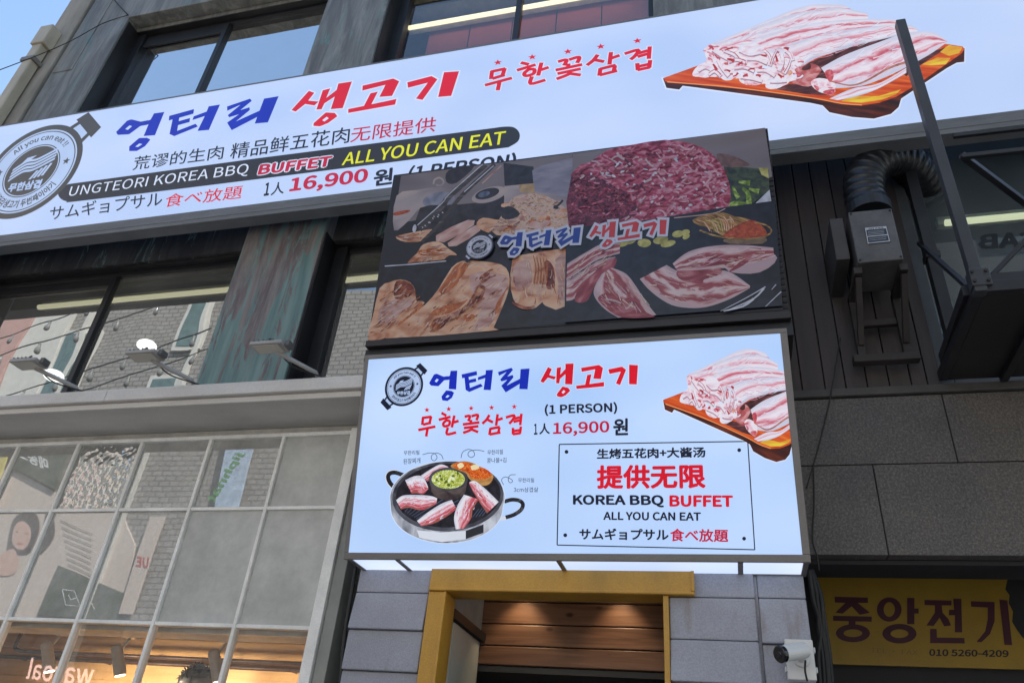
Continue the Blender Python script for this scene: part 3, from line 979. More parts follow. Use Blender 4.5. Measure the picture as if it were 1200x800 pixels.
a = Art(PB, C1)
put_logo(a, LOGO_BLUE, K_BLUE)
a.build('blue_lettering', box_panel)
a = Art(PB, C1)
put_logo(a, LOGO_RED, K_WHITE, grow=5)
put_logo(a, LOGO_RED, K_RED)
a.build('red_lettering', box_panel)
a = Art(PB, C1)
put_mu(a, K_RED)
a.build('starred_lettering', box_panel)
a = Art(PB)
cE = PB.uv(C1((290, 352)))
rE = np.linalg.norm(PB.uv(C1((440, 345))) - cE)
emblem(a, cE, rE, K_NAVY, K_PALE)
a.build('emblem', box_panel)
k2 = crop(600, 410, 6.6667); kA = crop(600, 400, 4.0); kB = crop(600, 600, 4.0); kC = crop(440, 515, 6.1538)
a = Art(PB, k2)
a.text('(1 PERSON)', (256, 517), (824, 500), (256, 424), K_NAVY, 0.022)
a.build('portion_lettering', box_panel)
a = Art(PB, k2)
a.text('1', (172, 662), (200, 660), (172, 576), K_NAVY, 0.015)
a.text('人', (213, 660), (297, 656), (213, 574), K_NAVY, 0.018)
a.build('person_count', box_panel)
a = Art(PB, k2)
a.text('16,900', (320, 677), (762, 663), (321, 568), K_CRIM, 0.016)
a.text('원', (790, 668), (908, 665), (791, 536), K_NAVY, 0.02)
a.build('price_lettering', box_panel)
a = Art(PB)
fr4 = [kA((222, 482)), kA((1105, 468)), kB((1138, 175)), kB((212, 153))]
for i in range(4): a.stroke([fr4[i], fr4[(i + 1) % 4]], 1.3, K_NAVY)
for p in (kA((256, 517)), kA((1065, 509)), kB((250, 107)), kB((1088, 123))): a.ell(p, 2.2, 2.2, K_NAVY)
a.build('line_border', box_panel)
a = Art(PB, kA)
a.text('生烤五花肉+大酱汤', (398, 551), (908, 543), (398, 503), K_NAVY, 0.022)
a.text('提供无限', (396, 691), (909, 688), (398, 580), K_RED, 0.022)
a.build('chinese_lettering', box_panel)
a = Art(PB, kA)
a.text('KOREA BBQ', (286, 774), (713, 777), (286, 718), K_NAVY, 0.026)
a.text('BUFFET', (738, 774), (1037, 776), (738, 720), K_RED, 0.03)
a.fr = kB
a.text('ALL YOU CAN EAT', (428, 36), (886, 40), (429, -3), K_NAVY, 0.022)
a.build('english_lettering', box_panel)
a = Art(PB, kB)
a.text('サムギョプサル', (315, 128), (735, 132), (316, 74), K_NAVY, 0.02)
a.text('食べ放題', (741, 136), (1014, 140), (742, 76), K_CRIM, 0.016)
a.build('japanese_lettering', box_panel)
NOTES = [([('무한리필', (205, 112), (318, 108), (205, 80)), ('된장찌개', (202, 177), (325, 168), (202, 138))], [(340, 108), (390, 96), (430, 102), (445, 130), (425, 152), (405, 138), (408, 112), (440, 96), (475, 110), (490, 142)]),
         ([('무한리필', (808, 110), (920, 105), (808, 75)), ('콩나물+김', (805, 168), (945, 164), (805, 132))], [(618, 132), (630, 90), (670, 70), (705, 82), (715, 112), (690, 128), (668, 110), (680, 84), (730, 74), (785, 84)]),
         ([('무한리필', (1030, 308), (1145, 308), (1030, 276)), ('3cm삼겹살', (998, 378), (1175, 377), (998, 343))], [(925, 325), (910, 290), (935, 268), (975, 282), (990, 300), (970, 310), (958, 288), (972, 256), (1012, 252)])]
for texts, curl in NOTES:
    a = Art(PB, kC)
    for t_ in texts: a.text(*t_, K_GREY, 0.006)
    a.build('handwritten_note', box_panel)
    a = Art(PB, kC)
    a.stroke(curl, 4.5, K_GREY, smooth=6)
    a.build('pointer_curl', box_panel)

# grill pan picture
STEEL = print_tex('printed steel side', [(0.3, (84, 86, 96)), (0.5, (146, 150, 162)), (0.68, (196, 202, 214)), (0.8, (120, 122, 134))], su=0.5, sv=0.3, dist=0.4, detail=3)
RIM = print_tex('printed pan rim', [(0.3, (44, 46, 56)), (0.6, (84, 86, 98)), (0.8, (120, 122, 132))], su=0.4, sv=0.4)
GRILL = print_tex('printed grill plate', [(0.3, (18, 18, 26)), (0.7, (44, 42, 52))], su=1, sv=1)
HANDLE = print_tex('printed black handle', [(0.3, (16, 16, 20)), (0.55, (40, 40, 46)), (0.75, (110, 110, 118))], su=1.5, sv=1.5)
SHINE = ink('steel shine ink', (214, 220, 232)); BOWLD = print_tex('printed dark bowl', [(0.3, (44, 36, 40)), (0.7, (92, 80, 80))], su=0.5, sv=0.8)
GREENS = print_tex('printed spring onion', [(0.25, (70, 70, 30)), (0.4, (150, 160, 50)), (0.52, (188, 200, 90)), (0.65, (226, 232, 196)), (0.8, (130, 140, 40))], su=3.2, sv=3.2, dist=1.5)
KIMCHI = print_tex('printed kimchi', [(0.28, (120, 34, 16)), (0.45, (196, 70, 24)), (0.6, (222, 116, 40)), (0.74, (236, 190, 120))], su=3, sv=3, dist=2)
BOWLT = print_tex('printed tan bowl', [(0.3, (150, 96, 50)), (0.7, (206, 160, 96))], su=0.6, sv=0.6)
SLICE = print_tex('printed thick pork', [(0.05, (196, 196, 214)), (0.2, (228, 226, 236)), (0.36, (224, 206, 216)), (0.44, (206, 120, 136)), (0.5, (226, 196, 208)), (0.62, (206, 110, 124)), (0.72, (182, 64, 80)), (0.8, (214, 150, 160)), (0.9, (170, 60, 74)), (0.98, (150, 96, 84))], su=0.9, sv=4, dist=0.8, band=0.45, detail=5)
a = Art(PB, kC)
def hull_ell(c1, r1, c2, r2):
    pts = []
    for k in range(61):
        t = math.pi + math.pi * k / 60
        pts.append((c1[0] + r1[0] * math.cos(t), c1[1] + r1[1] * math.sin(t)))
    for k in range(61):
        t = math.pi * k / 60
        pts.append((c2[0] + r2[0] * math.cos(t), c2[1] + r2[1] * math.sin(t)))
    return pts
a.stroke([(150, 372), (100, 320), (82, 270), (98, 236), (140, 228), (222, 262)], 22, SHINE, smooth=6)
a.stroke([(145, 352), (106, 310), (92, 268), (108, 242), (150, 238), (215, 262)], 30, HANDLE, smooth=6)
a.stroke([(865, 572), (930, 566), (1000, 540), (1050, 500)], 26, SHINE, smooth=6)
a.stroke([(930, 446), (985, 432), (1040, 440), (1064, 466), (1050, 505), (1000, 540), (940, 560)], 28, HANDLE, smooth=6)
a.poly(hull_ell((520, 420), (412, 262), (515, 492), (402, 252)), K_WHITE, grow=5)
a.poly(hull_ell((520, 420), (412, 262), (515, 492), (402, 252)), STEEL, axis=((120, 500), (920, 470)))
a.poly([(300, 652), (470, 668), (652, 656), (652, 716), (480, 738), (318, 706)], SHINE)
a.poly([(652, 656), (780, 610), (780, 670), (652, 716)], K_BLACK)
a.ell((523, 408), 402, 252, RIM, -3)
a.ell((526, 402), 378, 230, GRILL, -3)
for k in range(9):
    a.stroke([(215 + k * 16, 520 + k * 10), (300 + k * 50, 400 + k * 6)], 7, K_GREY, taper=(0.6, 1))
for k in range(4):
    a.stroke([(700 + k * 24, 560 - k * 4), (745 + k * 26, 500 - k * 6)], 6, K_GREY)
a.loft([(330, 258), (400, 212), (470, 178), (526, 196)], [(378, 302), (425, 262), (480, 224), (526, 202)], SLICE)
a.loft([(215, 292), (285, 262), (345, 268), (380, 340)], [(262, 388), (300, 385), (345, 392), (382, 356)], SLICE)
a.loft([(150, 436), (200, 402), (300, 398), (400, 405), (446, 422)], [(186, 502), (240, 490), (330, 508), (400, 485), (440, 462)], SLICE)
a.poly(hull_ell((528, 292), (138, 84), (528, 352), (126, 86)), BOWLD)
a.ell((526, 284), 140, 84, RIM)
a.ell((526, 286), 120, 68, GREENS)
for k in range(26):
    t, rr_ = random.random() * 6.28, random.random() ** 0.5
    p = (526 + 104 * rr_ * math.cos(t), 284 + 56 * rr_ * math.sin(t))
    a.ell(p, random.uniform(8, 18), random.uniform(6, 12), random.choice([GREENS, ink('onion white ink', (222, 230, 190)), ink('onion green ink', (158, 178, 60)), ink('onion dark ink', (84, 104, 30))]), random.uniform(0, 180), n=10)
a.poly([(548, 182), (620, 156), (700, 166), (760, 200), (848, 252), (832, 310), (780, 332), (700, 300), (668, 268), (648, 240), (560, 206)], BOWLT, smooth=3)
a.poly([(558, 184), (625, 158), (700, 178), (800, 212), (838, 254), (790, 284), (700, 276), (660, 232), (600, 212)], KIMCHI, smooth=3)
a.poly([(590, 182), (622, 166), (640, 190), (610, 208)], ink('cabbage ink', (232, 216, 170)), smooth=3)
a.poly([(690, 190), (730, 180), (750, 205), (700, 220)], ink('cabbage ink', (232, 216, 170)), smooth=3)
a.loft([(680, 306), (720, 298), (800, 360), (890, 448)], [(676, 316), (705, 375), (755, 455), (806, 530)], SLICE)
a.loft([(300, 584), (395, 512), (480, 460), (552, 434)], [(332, 622), (420, 604), (505, 560), (586, 500)], SLICE)
a.loft([(640, 396), (595, 470), (568, 560), (580, 646)], [(746, 430), (704, 500), (692, 565), (640, 640)], SLICE)
for ar, an, sd in (([(160, 440), (300, 405), (430, 425), (400, 480), (240, 485), (190, 495)], -3, 11), ([(320, 590), (420, 520), (550, 445), (575, 500), (430, 595), (340, 615)], -33, 12), ([(640, 410), (735, 435), (690, 560), (640, 630), (585, 630), (600, 480)], 112, 13), ([(690, 312), (725, 308), (870, 445), (805, 515), (750, 440)], 50, 14), ([(225, 295), (340, 275), (370, 350), (270, 375)], 50, 15)):
    a.scatter(ar, 26, [FAT, PSTR, LEAN, K_WHITE, SLICE], (14, 50), (3, 8), an, sd, 0.1)
a.build('grill_pan_picture', box_panel)

# the same pork picture, smaller, cut off by the sign's right edge
k4 = crop(765, 410, 6.6667)
src = [(778, 92.5), (824.8, 60), (908.8, 105), (968, 82), (971, 131), (888, 46), (1055, 29)]
dst = [k4((45, 405)), k4((240, 255)), k4((570, 575)), k4((790, 500)), k4((795, 770)), k4((590, 130)), k4((1060, 245))]
affp = fit_affine([PL.uv(p) for p in src], [PB.uv(p) for p in dst])
a = Art(PB, None, lambda px: affp(PL.uv(px)))
a.umax = u_r
pork_board(a)
a.build('pork_picture', box_panel)

# ------------------------------------------------------------------ 3. unlit photo banner between the two
PN = Plane(hitY(433, 399, 3.33), 6.0)
bu0 = PN.uv((431.5, 399))[0]; bu1 = PN.uv((917, 360.5))[0]
bv0, bv1 = 0.5 * (PN.uv((431.5, 399))[1] + PN.uv((917, 360.5))[1]), 0.5 * (PN.uv((469.7, 205.5))[1] + PN.uv((897, 148.5))[1])
banner = thing('photo_banner', (PN.p[0] + 1.1, 3.4, PN.p[2] - 0.1), 'dark unlit banner with photos of grilled and raw meat between the two white signs', 'banner')
mb = MB()
pbox(mb, PN, bu0 - 0.005, bu1 + 0.03, bv0 - 0.01, bv1, -0.06, -0.004)
pbox(mb, PN, bu0 - 0.012, bu1 + 0.035, bv0 - 0.05, bv0 - 0.012, -0.08, 0.006)
mb.build('frame', surf('dark banner frame', (0.018, 0.016, 0.02), rough=0.5, var=0.3), banner, bevel=0.003)
mb = MB()
mb.box(PN.w((bu0, 0))[0] - 0.02, PN.w((bu1, 0))[0] + 0.04, 3.36, 3.6, PN.w((0, bv0))[2] - 0.13, PN.w((0, bv0))[2] - 0.052)
mb.build('support_bar', DARK_METAL, banner, bevel=0.003)
mb = MB()
for k in range(34):
    v = bv0 + (bv1 - bv0) * (k + 0.5) / 34
    pbox(mb, PN, bu1 + 0.004, bu1 + 0.026, v - 0.012, v + 0.006, -0.006, 0.0 + random.uniform(0, 0.004))
mb.build('lacing', surf('black lacing cord', (0.016, 0.016, 0.02), rough=0.8), banner)
BN_BG = print_tex('banner dark plate', [(0.3, (20, 22, 32)), (0.7, (38, 41, 54))], lit=False, su=0.5, sv=0.5, rough=0.35)
mb = MB()
pbox(mb, PN, bu0, bu1, bv0, bv1, -0.004, 0.0)
print_ = mb.build('print', BN_BG, banner)
def bt(name, stops, **k): return print_tex('banner ' + name, stops, lit=False, rough=0.35, **k)
B_HAZE = bt('blurred backdrop', [(0.2, (100, 94, 100)), (0.5, (124, 116, 120)), (0.8, (118, 104, 102))], su=0.08, sv=0.2, detail=1, dist=0.2)
B_PLATE = bt('pale plate', [(0.3, (126, 116, 122)), (0.5, (158, 148, 150)), (0.7, (180, 164, 158))], su=0.15, sv=0.3, detail=2, dist=0.3)
B_POT = bt('iron pot', [(0.3, (30, 30, 38)), (0.7, (52, 50, 60))], su=0.6, sv=0.6)
B_TAN = bt('grilled pork', [(0.2, (118, 62, 46)), (0.34, (172, 110, 84)), (0.46, (202, 152, 120)), (0.62, (214, 178, 150)), (0.8, (184, 146, 134))], su=0.35, sv=0.5, dist=0.8, detail=5)
B_PINK = bt('part cooked pork', [(0.2, (140, 92, 86)), (0.4, (180, 138, 130)), (0.6, (194, 162, 154)), (0.8, (204, 182, 174))], su=0.4, sv=0.9, dist=0.7, detail=4)
B_CHAR = bt('charred streak', [(0.25, (62, 22, 26)), (0.45, (118, 50, 46)), (0.6, (160, 96, 70)), (0.75, (206, 164, 130))], su=0.6, sv=0.8, dist=1, detail=4)
B_BROWN = bt('browned edge', [(0.3, (140, 66, 40)), (0.6, (184, 106, 64)), (0.8, (208, 150, 110))], su=1.2, sv=1.2, dist=1.5)
B_MIX = bt('chopped meat heap', [(0.25, (96, 66, 58)), (0.4, (170, 130, 108)), (0.52, (204, 176, 152)), (0.65, (178, 158, 156)), (0.8, (210, 196, 186))], su=1.6, sv=2.4, dist=1.5, detail=5)
B_RAW = bt('shredded raw beef', [(0.25, (76, 22, 40)), (0.38, (128, 38, 60)), (0.48, (164, 62, 84)), (0.56, (178, 92, 112)), (0.66, (196, 140, 156)), (0.78, (150, 60, 82))], su=0.8, sv=1.3, dist=1.2, detail=4)
B_RAWD = bt('shaded raw beef', [(0.25, (50, 18, 32)), (0.5, (96, 30, 50)), (0.66, (146, 62, 82)), (0.8, (186, 130, 144))], su=1.5, sv=1.9, dist=1.6, detail=6)
B_RAWP = bt('pale beef shred', [(0.3, (176, 104, 122)), (0.6, (206, 160, 172)), (0.8, (188, 120, 138))], su=1, sv=1)
B_WHT2 = bt('fat glint', [(0.3, (206, 180, 160)), (0.7, (222, 204, 190))], su=1, sv=1)
B_CHARD = bt('dark char', [(0.3, (58, 24, 26)), (0.7, (96, 44, 42))], su=1, sv=1)
B_GREEN = bt('green pepper', [(0.3, (60, 84, 30)), (0.5, (118, 146, 54)), (0.7, (184, 200, 120))], su=1.2, sv=1.2)
B_BAC = bt('raw belly slice', [(0.04, (178, 152, 158)), (0.2, (204, 180, 182)), (0.3, (190, 140, 142)), (0.36, (146, 66, 74)), (0.46, (158, 84, 90)), (0.5, (206, 178, 178)), (0.6, (210, 188, 186)), (0.68, (160, 86, 92)), (0.8, (140, 60, 70)), (0.88, (196, 160, 160)), (0.97, (184, 160, 164))], su=0.5, sv=5, dist=0.5, band=0.4, detail=6)
B_LEAN = bt('raw lean meat', [(0.3, (112, 40, 52)), (0.55, (148, 66, 76)), (0.72, (180, 120, 124))], su=0.4, sv=1.2, dist=0.6, detail=5)
B_YG = bt('garlic slices', [(0.3, (136, 130, 66)), (0.6, (182, 176, 104)), (0.8, (204, 200, 140))], su=0.8, sv=0.8)
B_RED = bt('red seasoning', [(0.3, (124, 44, 26)), (0.6, (176, 78, 48)), (0.8, (200, 120, 80))], su=1.4, sv=1.4)
B_SPR = bt('seasoned sprouts', [(0.3, (84, 58, 30)), (0.5, (146, 106, 56)), (0.7, (190, 154, 96))], su=0.6, sv=4, dist=1.0)
B_WHT = bt('pale glint', [(0.3, (170, 172, 184)), (0.7, (206, 210, 220))], su=0.5, sv=0.5)
B_STEEL = bt('tong steel', [(0.3, (40, 38, 44)), (0.6, (72, 66, 70)), (0.8, (120, 112, 114))], su=0.3, sv=2)
B_BOX = ink('banner white ink', (186, 190, 206), lit=False); B_INKB = ink('banner blue ink', (34, 62, 140), lit=False); B_INKR = ink('banner red ink', (188, 56, 58), lit=False)
B_NAVY = ink('banner navy ink', (34, 38, 56), lit=False)
qA, qB, qC, qD, qE, qF = crop(430, 180, 6.6667), crop(430, 285, 6.6667), crop(590, 170, 6.6667), crop(590, 270, 6.6667), crop(750, 140, 6.6667), crop(750, 240, 5.7167)
gA, gB, gC, gD, gE, gF = [lambda L, q=q: [q(p) for p in L] for q in (qA, qB, qC, qD, qE, qF)]
a = Art(PN)
a.h = 0.0008
# top left: table scene with pot and tongs
a.poly([(470, 206), (671, 180), (671, 232), (462, 262)], B_HAZE)
a.poly(gA([(640, 130), (840, 96), (700, 230), (620, 220)]), B_POT, smooth=3)
a.poly(gA([(212, 600), (232, 330), (400, 285), (560, 264), (690, 292), (640, 390), (430, 420), (330, 520)]), B_PLATE, smooth=3)
a.ell(qA((560, 362)), 19, 9, bt('grey bowl', [(0.3, (104, 108, 128)), (0.7, (150, 152, 166))], su=0.4, sv=0.4), -10)
a.stroke(gA([(520, 240), (530, 205), (570, 190), (600, 220), (580, 250), (540, 246)]), 2.2, B_PLATE, smooth=5)
a.stroke(gA([(1000, 250), (1030, 200), (1060, 160), (1050, 110)]), 5, B_HAZE, smooth=5)
a.poly(gA([(216, 460), (330, 440), (320, 462), (220, 486)]), B_RED, smooth=3)
a.poly(gA([(415, 425), (600, 402), (850, 385), (1085, 290), (1085, 420), (1160, 480), (850, 525), (640, 600), (400, 612)]), B_POT, smooth=2)
a.ell(qA((955, 322)), 21, 8.5, B_PLATE, -16)
a.ell(qA((940, 314)), 14.5, 5.8, B_POT, -16)
a.ell(qA((915, 318)), 7, 3.2, bt('dark broth', [(0.3, (54, 66, 92)), (0.7, (112, 124, 146))], su=0.8, sv=0.8), -16)
a.poly(gA([(1075, 250), (1200, 235), (1200, 430), (1120, 430), (1085, 400)]), B_PLATE, smooth=2)
a.poly(gA([(225, 652), (340, 620), (530, 592), (440, 680), (300, 690)]), B_TAN, smooth=3)
a.poly(gA([(540, 640), (790, 518), (835, 560), (600, 695)]), B_PINK, smooth=2, axis=(qA((540, 640)), qA((790, 520))))
a.poly(gA([(630, 700), (845, 562), (885, 602), (700, 722)]), B_PINK, smooth=2, axis=(qA((630, 700)), qA((845, 562))))
a.poly(gA([(855, 560), (905, 502), (1060, 522), (1210, 490), (1210, 580), (1050, 640), (930, 612)]), B_TAN, smooth=3)
a.poly(gB([(395, 75), (440, 10), (560, -12), (640, 45), (705, 92), (640, 96), (560, 150), (330, 168), (345, 122)]), B_TAN, smooth=3)
a.poly(gB([(400, 60), (500, 40), (600, 60), (520, 92), (420, 95)]), B_BROWN, smooth=3)
a.stroke(gA([(410, 590), (470, 540), (600, 395), (650, 330), (930, 88)]), 7.5, B_STEEL, smooth=3, taper=(1.0, 0.8))
a.stroke(gA([(395, 560), (590, 385), (640, 320), (905, 84)]), 1.0, B_WHT, smooth=3)
a.stroke(gA([(430, 690), (560, 560), (650, 440), (760, 310), (1000, 84)]), 5.0, B_STEEL, smooth=3, taper=(0.7, 1.0))
a.stroke(gA([(760, 300), (990, 95)]), 0.9, B_WHT)
a.stroke(gA([(900, 235), (1050, 95)]), 1.4, B_PINK)
a.ell(qA((372, 585)), 2.2, 4.6, B_WHT, 10)
for k in range(9):
    a.ell(qA((440 + k * 18 + random.uniform(-8, 8), 570 - k * 14 + random.uniform(-12, 12))), 1.0, 0.7, B_WHT, 30, n=8)
# right of the pot: cup and chopped heap
a.poly(gC([(10, 320), (240, 300), (530, 330), (515, 690), (-60, 690), (0, 560)]), B_PLATE)
a.poly(gC([(0, 140), (235, 170), (240, 300), (10, 322)]), B_POT)
a.poly(gC([(225, 200), (300, 160), (546, 100), (530, 412), (240, 362)]), bt('lilac cup', [(0.3, (118, 116, 132)), (0.7, (146, 142, 154))], su=0.3, sv=0.8), smooth=0)
a.poly(gC([(120, 310), (240, 300), (245, 380), (130, 370)]), bt('ochre table', [(0.3, (150, 124, 96)), (0.7, (184, 156, 112))]))
a.poly(gC([(30, 470), (100, 400), (260, 380), (400, 430), (500, 520), (515, 640), (380, 690), (-60, 690), (-20, 560)]), B_MIX, smooth=3)
for k in range(46):
    x, y = random.uniform(0, 480), random.uniform(400, 670)
    if y < 400 + 0.25 * max(0, x - 260): continue
    a.ell(qC((x, y)), random.uniform(3, 7), random.uniform(1.6, 3.2), random.choice([B_TAN, B_PINK, B_MIX, B_MIX, B_BROWN]), random.uniform(-40, 20), n=10)
a.poly(gC([(-10, 500), (60, 480), (130, 540), (60, 580), (-10, 570)]), B_POT, smooth=3)
a.stroke(gC([(395, 485), (430, 470), (465, 432)]), 2.5, B_POT, smooth=3)
a.ell(qC((410, 490)), 3.2, 1.8, B_POT, 10)
# bottom left: grilled slices close up
a.poly([(450, 311.5), (532, 303), (596, 290), (664, 282), (664, 300), (662, 379), (433, 399)], BN_BG)
a.stroke([(451, 312), (480, 310), (523, 306)], 1.2, B_WHT)
a.poly(gB([(100, 352), (180, 305), (262, 284), (340, 308), (378, 368), (388, 452), (452, 466), (235, 655), (150, 738), (8, 756), (50, 560)]), B_TAN, smooth=2)
a.poly(gB([(230, 300), (330, 305), (370, 360), (330, 420), (240, 440), (210, 400)]), B_CHAR, smooth=3)
a.poly(gB([(120, 480), (260, 440), (380, 450), (240, 570), (90, 640)]), B_PINK, smooth=3)
a.loft(gB([(430, 470), (330, 560), (250, 620)]), gB([(450, 490), (350, 590), (240, 660)]), B_BROWN)
a.poly(gB([(150, 744), (235, 655), (455, 482), (565, 350), (660, 195), (750, 138), (900, 142), (1050, 168), (1108, 232), (1112, 350), (1060, 500), (990, 660), (980, 684)]), B_TAN, smooth=2)
a.loft(gB([(680, 190), (740, 150), (800, 170)]), gB([(560, 370), (600, 400), (700, 330)]), B_BROWN)
a.poly(gB([(800, 250), (1080, 250), (1085, 380), (1030, 520), (960, 640), (830, 660), (880, 560)]), B_PINK, smooth=3)
a.loft(gB([(1105, 330), (1060, 440), (1030, 540)]), gB([(1060, 400), (1010, 480), (1000, 560)]), B_BROWN)
a.poly(gB([(490, 692), (520, 600), (600, 570), (700, 530), (780, 490), (830, 400), (880, 335), (925, 345), (900, 440), (850, 500), (760, 545), (650, 590), (600, 650), (540, 692)]), B_CHAR, smooth=4)
a.poly(gB([(880, 270), (930, 232), (965, 240), (950, 285), (900, 310)]), B_CHAR, smooth=4)
a.poly(gB([(500, 560), (560, 500), (700, 470), (790, 440), (700, 520), (600, 560)]), B_BROWN, smooth=4)
a.poly(gB([(760, 560), (840, 560), (830, 600), (770, 610)]), B_BROWN, smooth=4)
a.poly(gD([(70, 232), (160, 190), (430, 148), (502, 150), (488, 592), (330, 590), (305, 560), (260, 600), (190, 622), (110, 590), (58, 460)]), B_TAN, smooth=2)
a.poly(gD([(80, 280), (200, 240), (220, 420), (100, 460)]), B_PINK, smooth=3)
a.poly(gD([(400, 240), (500, 200), (492, 540), (420, 520), (430, 420)]), B_PINK, smooth=2)
a.poly(gD([(320, 250), (355, 240), (395, 300), (402, 400), (395, 450), (340, 455), (330, 340)]), B_CHAR, smooth=4)
for ar, n_, an, sd, ms in ((gB([(180, 740), (300, 640), (480, 490), (600, 340), (680, 200), (760, 150), (900, 155), (1050, 180), (1095, 240), (1095, 350), (1040, 500), (970, 660)]), 170, -42, 31, None), (gB([(30, 740), (70, 560), (120, 360), (260, 300), (360, 360), (430, 470), (230, 640)]), 90, -35, 32, None), (gD([(80, 240), (430, 160), (490, 170), (480, 560), (330, 570), (120, 580)]), 80, 85, 33, None),
                           (gB([(500, 680), (560, 590), (700, 530), (840, 410), (900, 340), (915, 350), (860, 480), (740, 560), (600, 660)]), 70, -45, 34, [B_CHAR, B_BROWN, B_PINK, B_CHARD]), (gA([(230, 652), (340, 622), (520, 600), (430, 672), (300, 685)]), 22, -8, 35, None), (gB([(400, 80), (440, 20), (560, 0), (640, 50), (640, 90), (550, 140), (350, 160)]), 40, -12, 36, None), (gA([(860, 560), (910, 510), (1060, 530), (1200, 500), (1200, 570), (1050, 630)]), 30, -10, 37, None)):
    a.scatter(ar, n_, ms or [B_TAN, B_TAN, B_PINK, B_PINK, B_BROWN, B_CHAR, B_WHT2], (3, 13), (0.5, 1.9), an, sd, 0.25)
for k in range(5): a.stroke(gD([(235 + k * 26, 200 + k * 6), (255 + k * 22, 300), (240 + k * 24, 420)]), 2.0, B_BROWN, smooth=3, taper=(0.4, 1))
a.poly(gD([(70, 560), (180, 600), (250, 590), (200, 622), (110, 605)]), B_CHAR, smooth=3)
# top right: heap of raw beef
a.poly([(671.5, 181), (896.5, 151), (905, 208), (850, 235), (671, 262)], B_HAZE)
a.poly(gE([(650, 330), (800, 380), (1005, 400), (1012, 560), (850, 690), (690, 690)]), bt('dark leaves', [(0.3, (34, 42, 42)), (0.7, (72, 84, 62))]), smooth=0)
a.poly(gE([(600, 280), (720, 290), (860, 360), (760, 380), (640, 370)]), bt('brown blur', [(0.3, (92, 66, 66)), (0.7, (122, 94, 88))]), smooth=3)
a.poly(gE([(872, 690), (1012, 556), (1034, 700)]), B_WHT)
for st, wd in (([(725, 530), (745, 580), (770, 620)], 5), ([(800, 545), (845, 590), (850, 680)], 6), ([(850, 550), (930, 570)], 5), ([(645, 718), (740, 665), (850, 690)], 7), ([(770, 495), (860, 505)], 5)):
    a.stroke(gE(st), wd, B_GREEN, smooth=4, taper=(0.5, 1.2))
a.poly(gE([(925, 385), (1000, 388), (1006, 468), (950, 440)]), B_YG, smooth=0)
heap = [(670.5, 204), (692, 191), (712, 177), (740, 171), (780, 165), (812, 170), (835, 182), (850, 203), (856, 225), (853, 243), (830, 251), (790, 257), (730, 263), (690, 266), (667, 268)]
a.poly(heap, B_RAW, smooth=2)
a.poly([(670, 207), (690, 205), (712, 214), (735, 232), (750, 250), (720, 263), (667, 268)], B_RAWD, smooth=2)
for k in range(520):
    x, y = random.uniform(672, 852), random.uniform(168, 262)
    top = np.interp(x, [672, 692, 712, 740, 780, 812, 835, 850], [206, 194, 180, 174, 168, 173, 185, 206])
    if y < top + 2 or (x > 845 and y > 240): continue
    shade = x < 735 and y > 212
    m_ = random.choice([B_RAW, B_RAWD, B_RAWD, B_LEAN] if shade else [B_RAWP, B_RAWP, B_RAW, B_WHT, B_LEAN] if x > 765 else [B_RAW, B_RAW, B_RAWD, B_LEAN, B_WHT, B_BAC])
    if m_ is B_WHT: a.ell((x, y), random.uniform(1.0, 3.0), random.uniform(0.7, 1.6), m_, random.uniform(-50, 50), n=9)
    else:
        an = random.uniform(-0.9, 0.9); L_ = random.uniform(2.5, 7)
        d = np.array([math.cos(an), math.sin(an)]) * L_
        g_ = np.array([-d[1], d[0]]) * random.uniform(-0.35, 0.35)
        p = np.array([x, y])
        a.stroke([p - d, p + g_, p + d], random.uniform(1.2, 3.0), m_, smooth=4, taper=(0.7, 1.1))
# bottom right: raw slices on an iron plate
a.poly([(664, 268), (730, 264), (853, 244), (908, 237), (917, 359.5), (662, 379)], BN_BG)
a.stroke([(790, 257), (835, 252), (850, 246)], 1.0, B_PINK, smooth=3)
a.poly(gF([(350, 112), (450, 75), (560, 62), (640, 90), (740, 112), (600, 215), (540, 210), (470, 165), (400, 150)]), B_SPR, smooth=2, axis=(qF((350, 110)), qF((560, 200))))
for k in range(12): a.stroke(gF([(380 + k * 20, 100 + random.uniform(-15, 15)), (430 + k * 18, 130 + random.uniform(-20, 20)), (470 + k * 14, 190 + random.uniform(-20, 10))]), 1.2, random.choice([B_SPR, B_YG, B_TAN]), smooth=3)
a.poly(gF([(560, 228), (600, 175), (740, 112), (815, 150), (850, 200), (820, 232), (700, 238)]), B_RED, smooth=3)
a.stroke(gF([(400, 180), (500, 215), (620, 235), (740, 236), (840, 220), (880, 185), (850, 150), (770, 125)]), 1.8, B_SPR, smooth=5)
a.poly(gF([(560, 240), (700, 245), (840, 228), (820, 270), (600, 270)]), bt('bowl side', [(0.3, (104, 84, 66)), (0.7, (136, 112, 86))]), smooth=2)
for c_, rx, ry, ro in (((30, 265), 8, 5, 0), ((140, 245), 9, 4.5, -12), ((190, 270), 9, 3.6, -14), ((255, 205), 7, 4, -10), ((305, 195), 5.5, 3.4, -14), ((310, 222), 4.5, 3, -30), ((-120, 270), 9, 3.5, -12), ((-70, 250), 8, 4, -12)):
    a.ell(qF(c_), rx, ry, B_YG, ro, n=16)
a.loft(gD([(502, 270), (640, 186), (780, 112), (912, 96)]), gD([(494, 400), (600, 330), (740, 240), (912, 190)]), B_BAC)
a.loft(gD([(497, 400), (620, 330), (740, 250), (880, 215)]), gD([(495, 560), (560, 540), (660, 420), (760, 330)]), B_BAC)
a.poly(gD([(560, 560), (600, 450), (720, 330), (800, 250), (885, 225), (860, 310), (740, 400), (700, 480), (650, 565)]), B_LEAN, smooth=3, axis=(qD((560, 560)), qD((800, 250))))
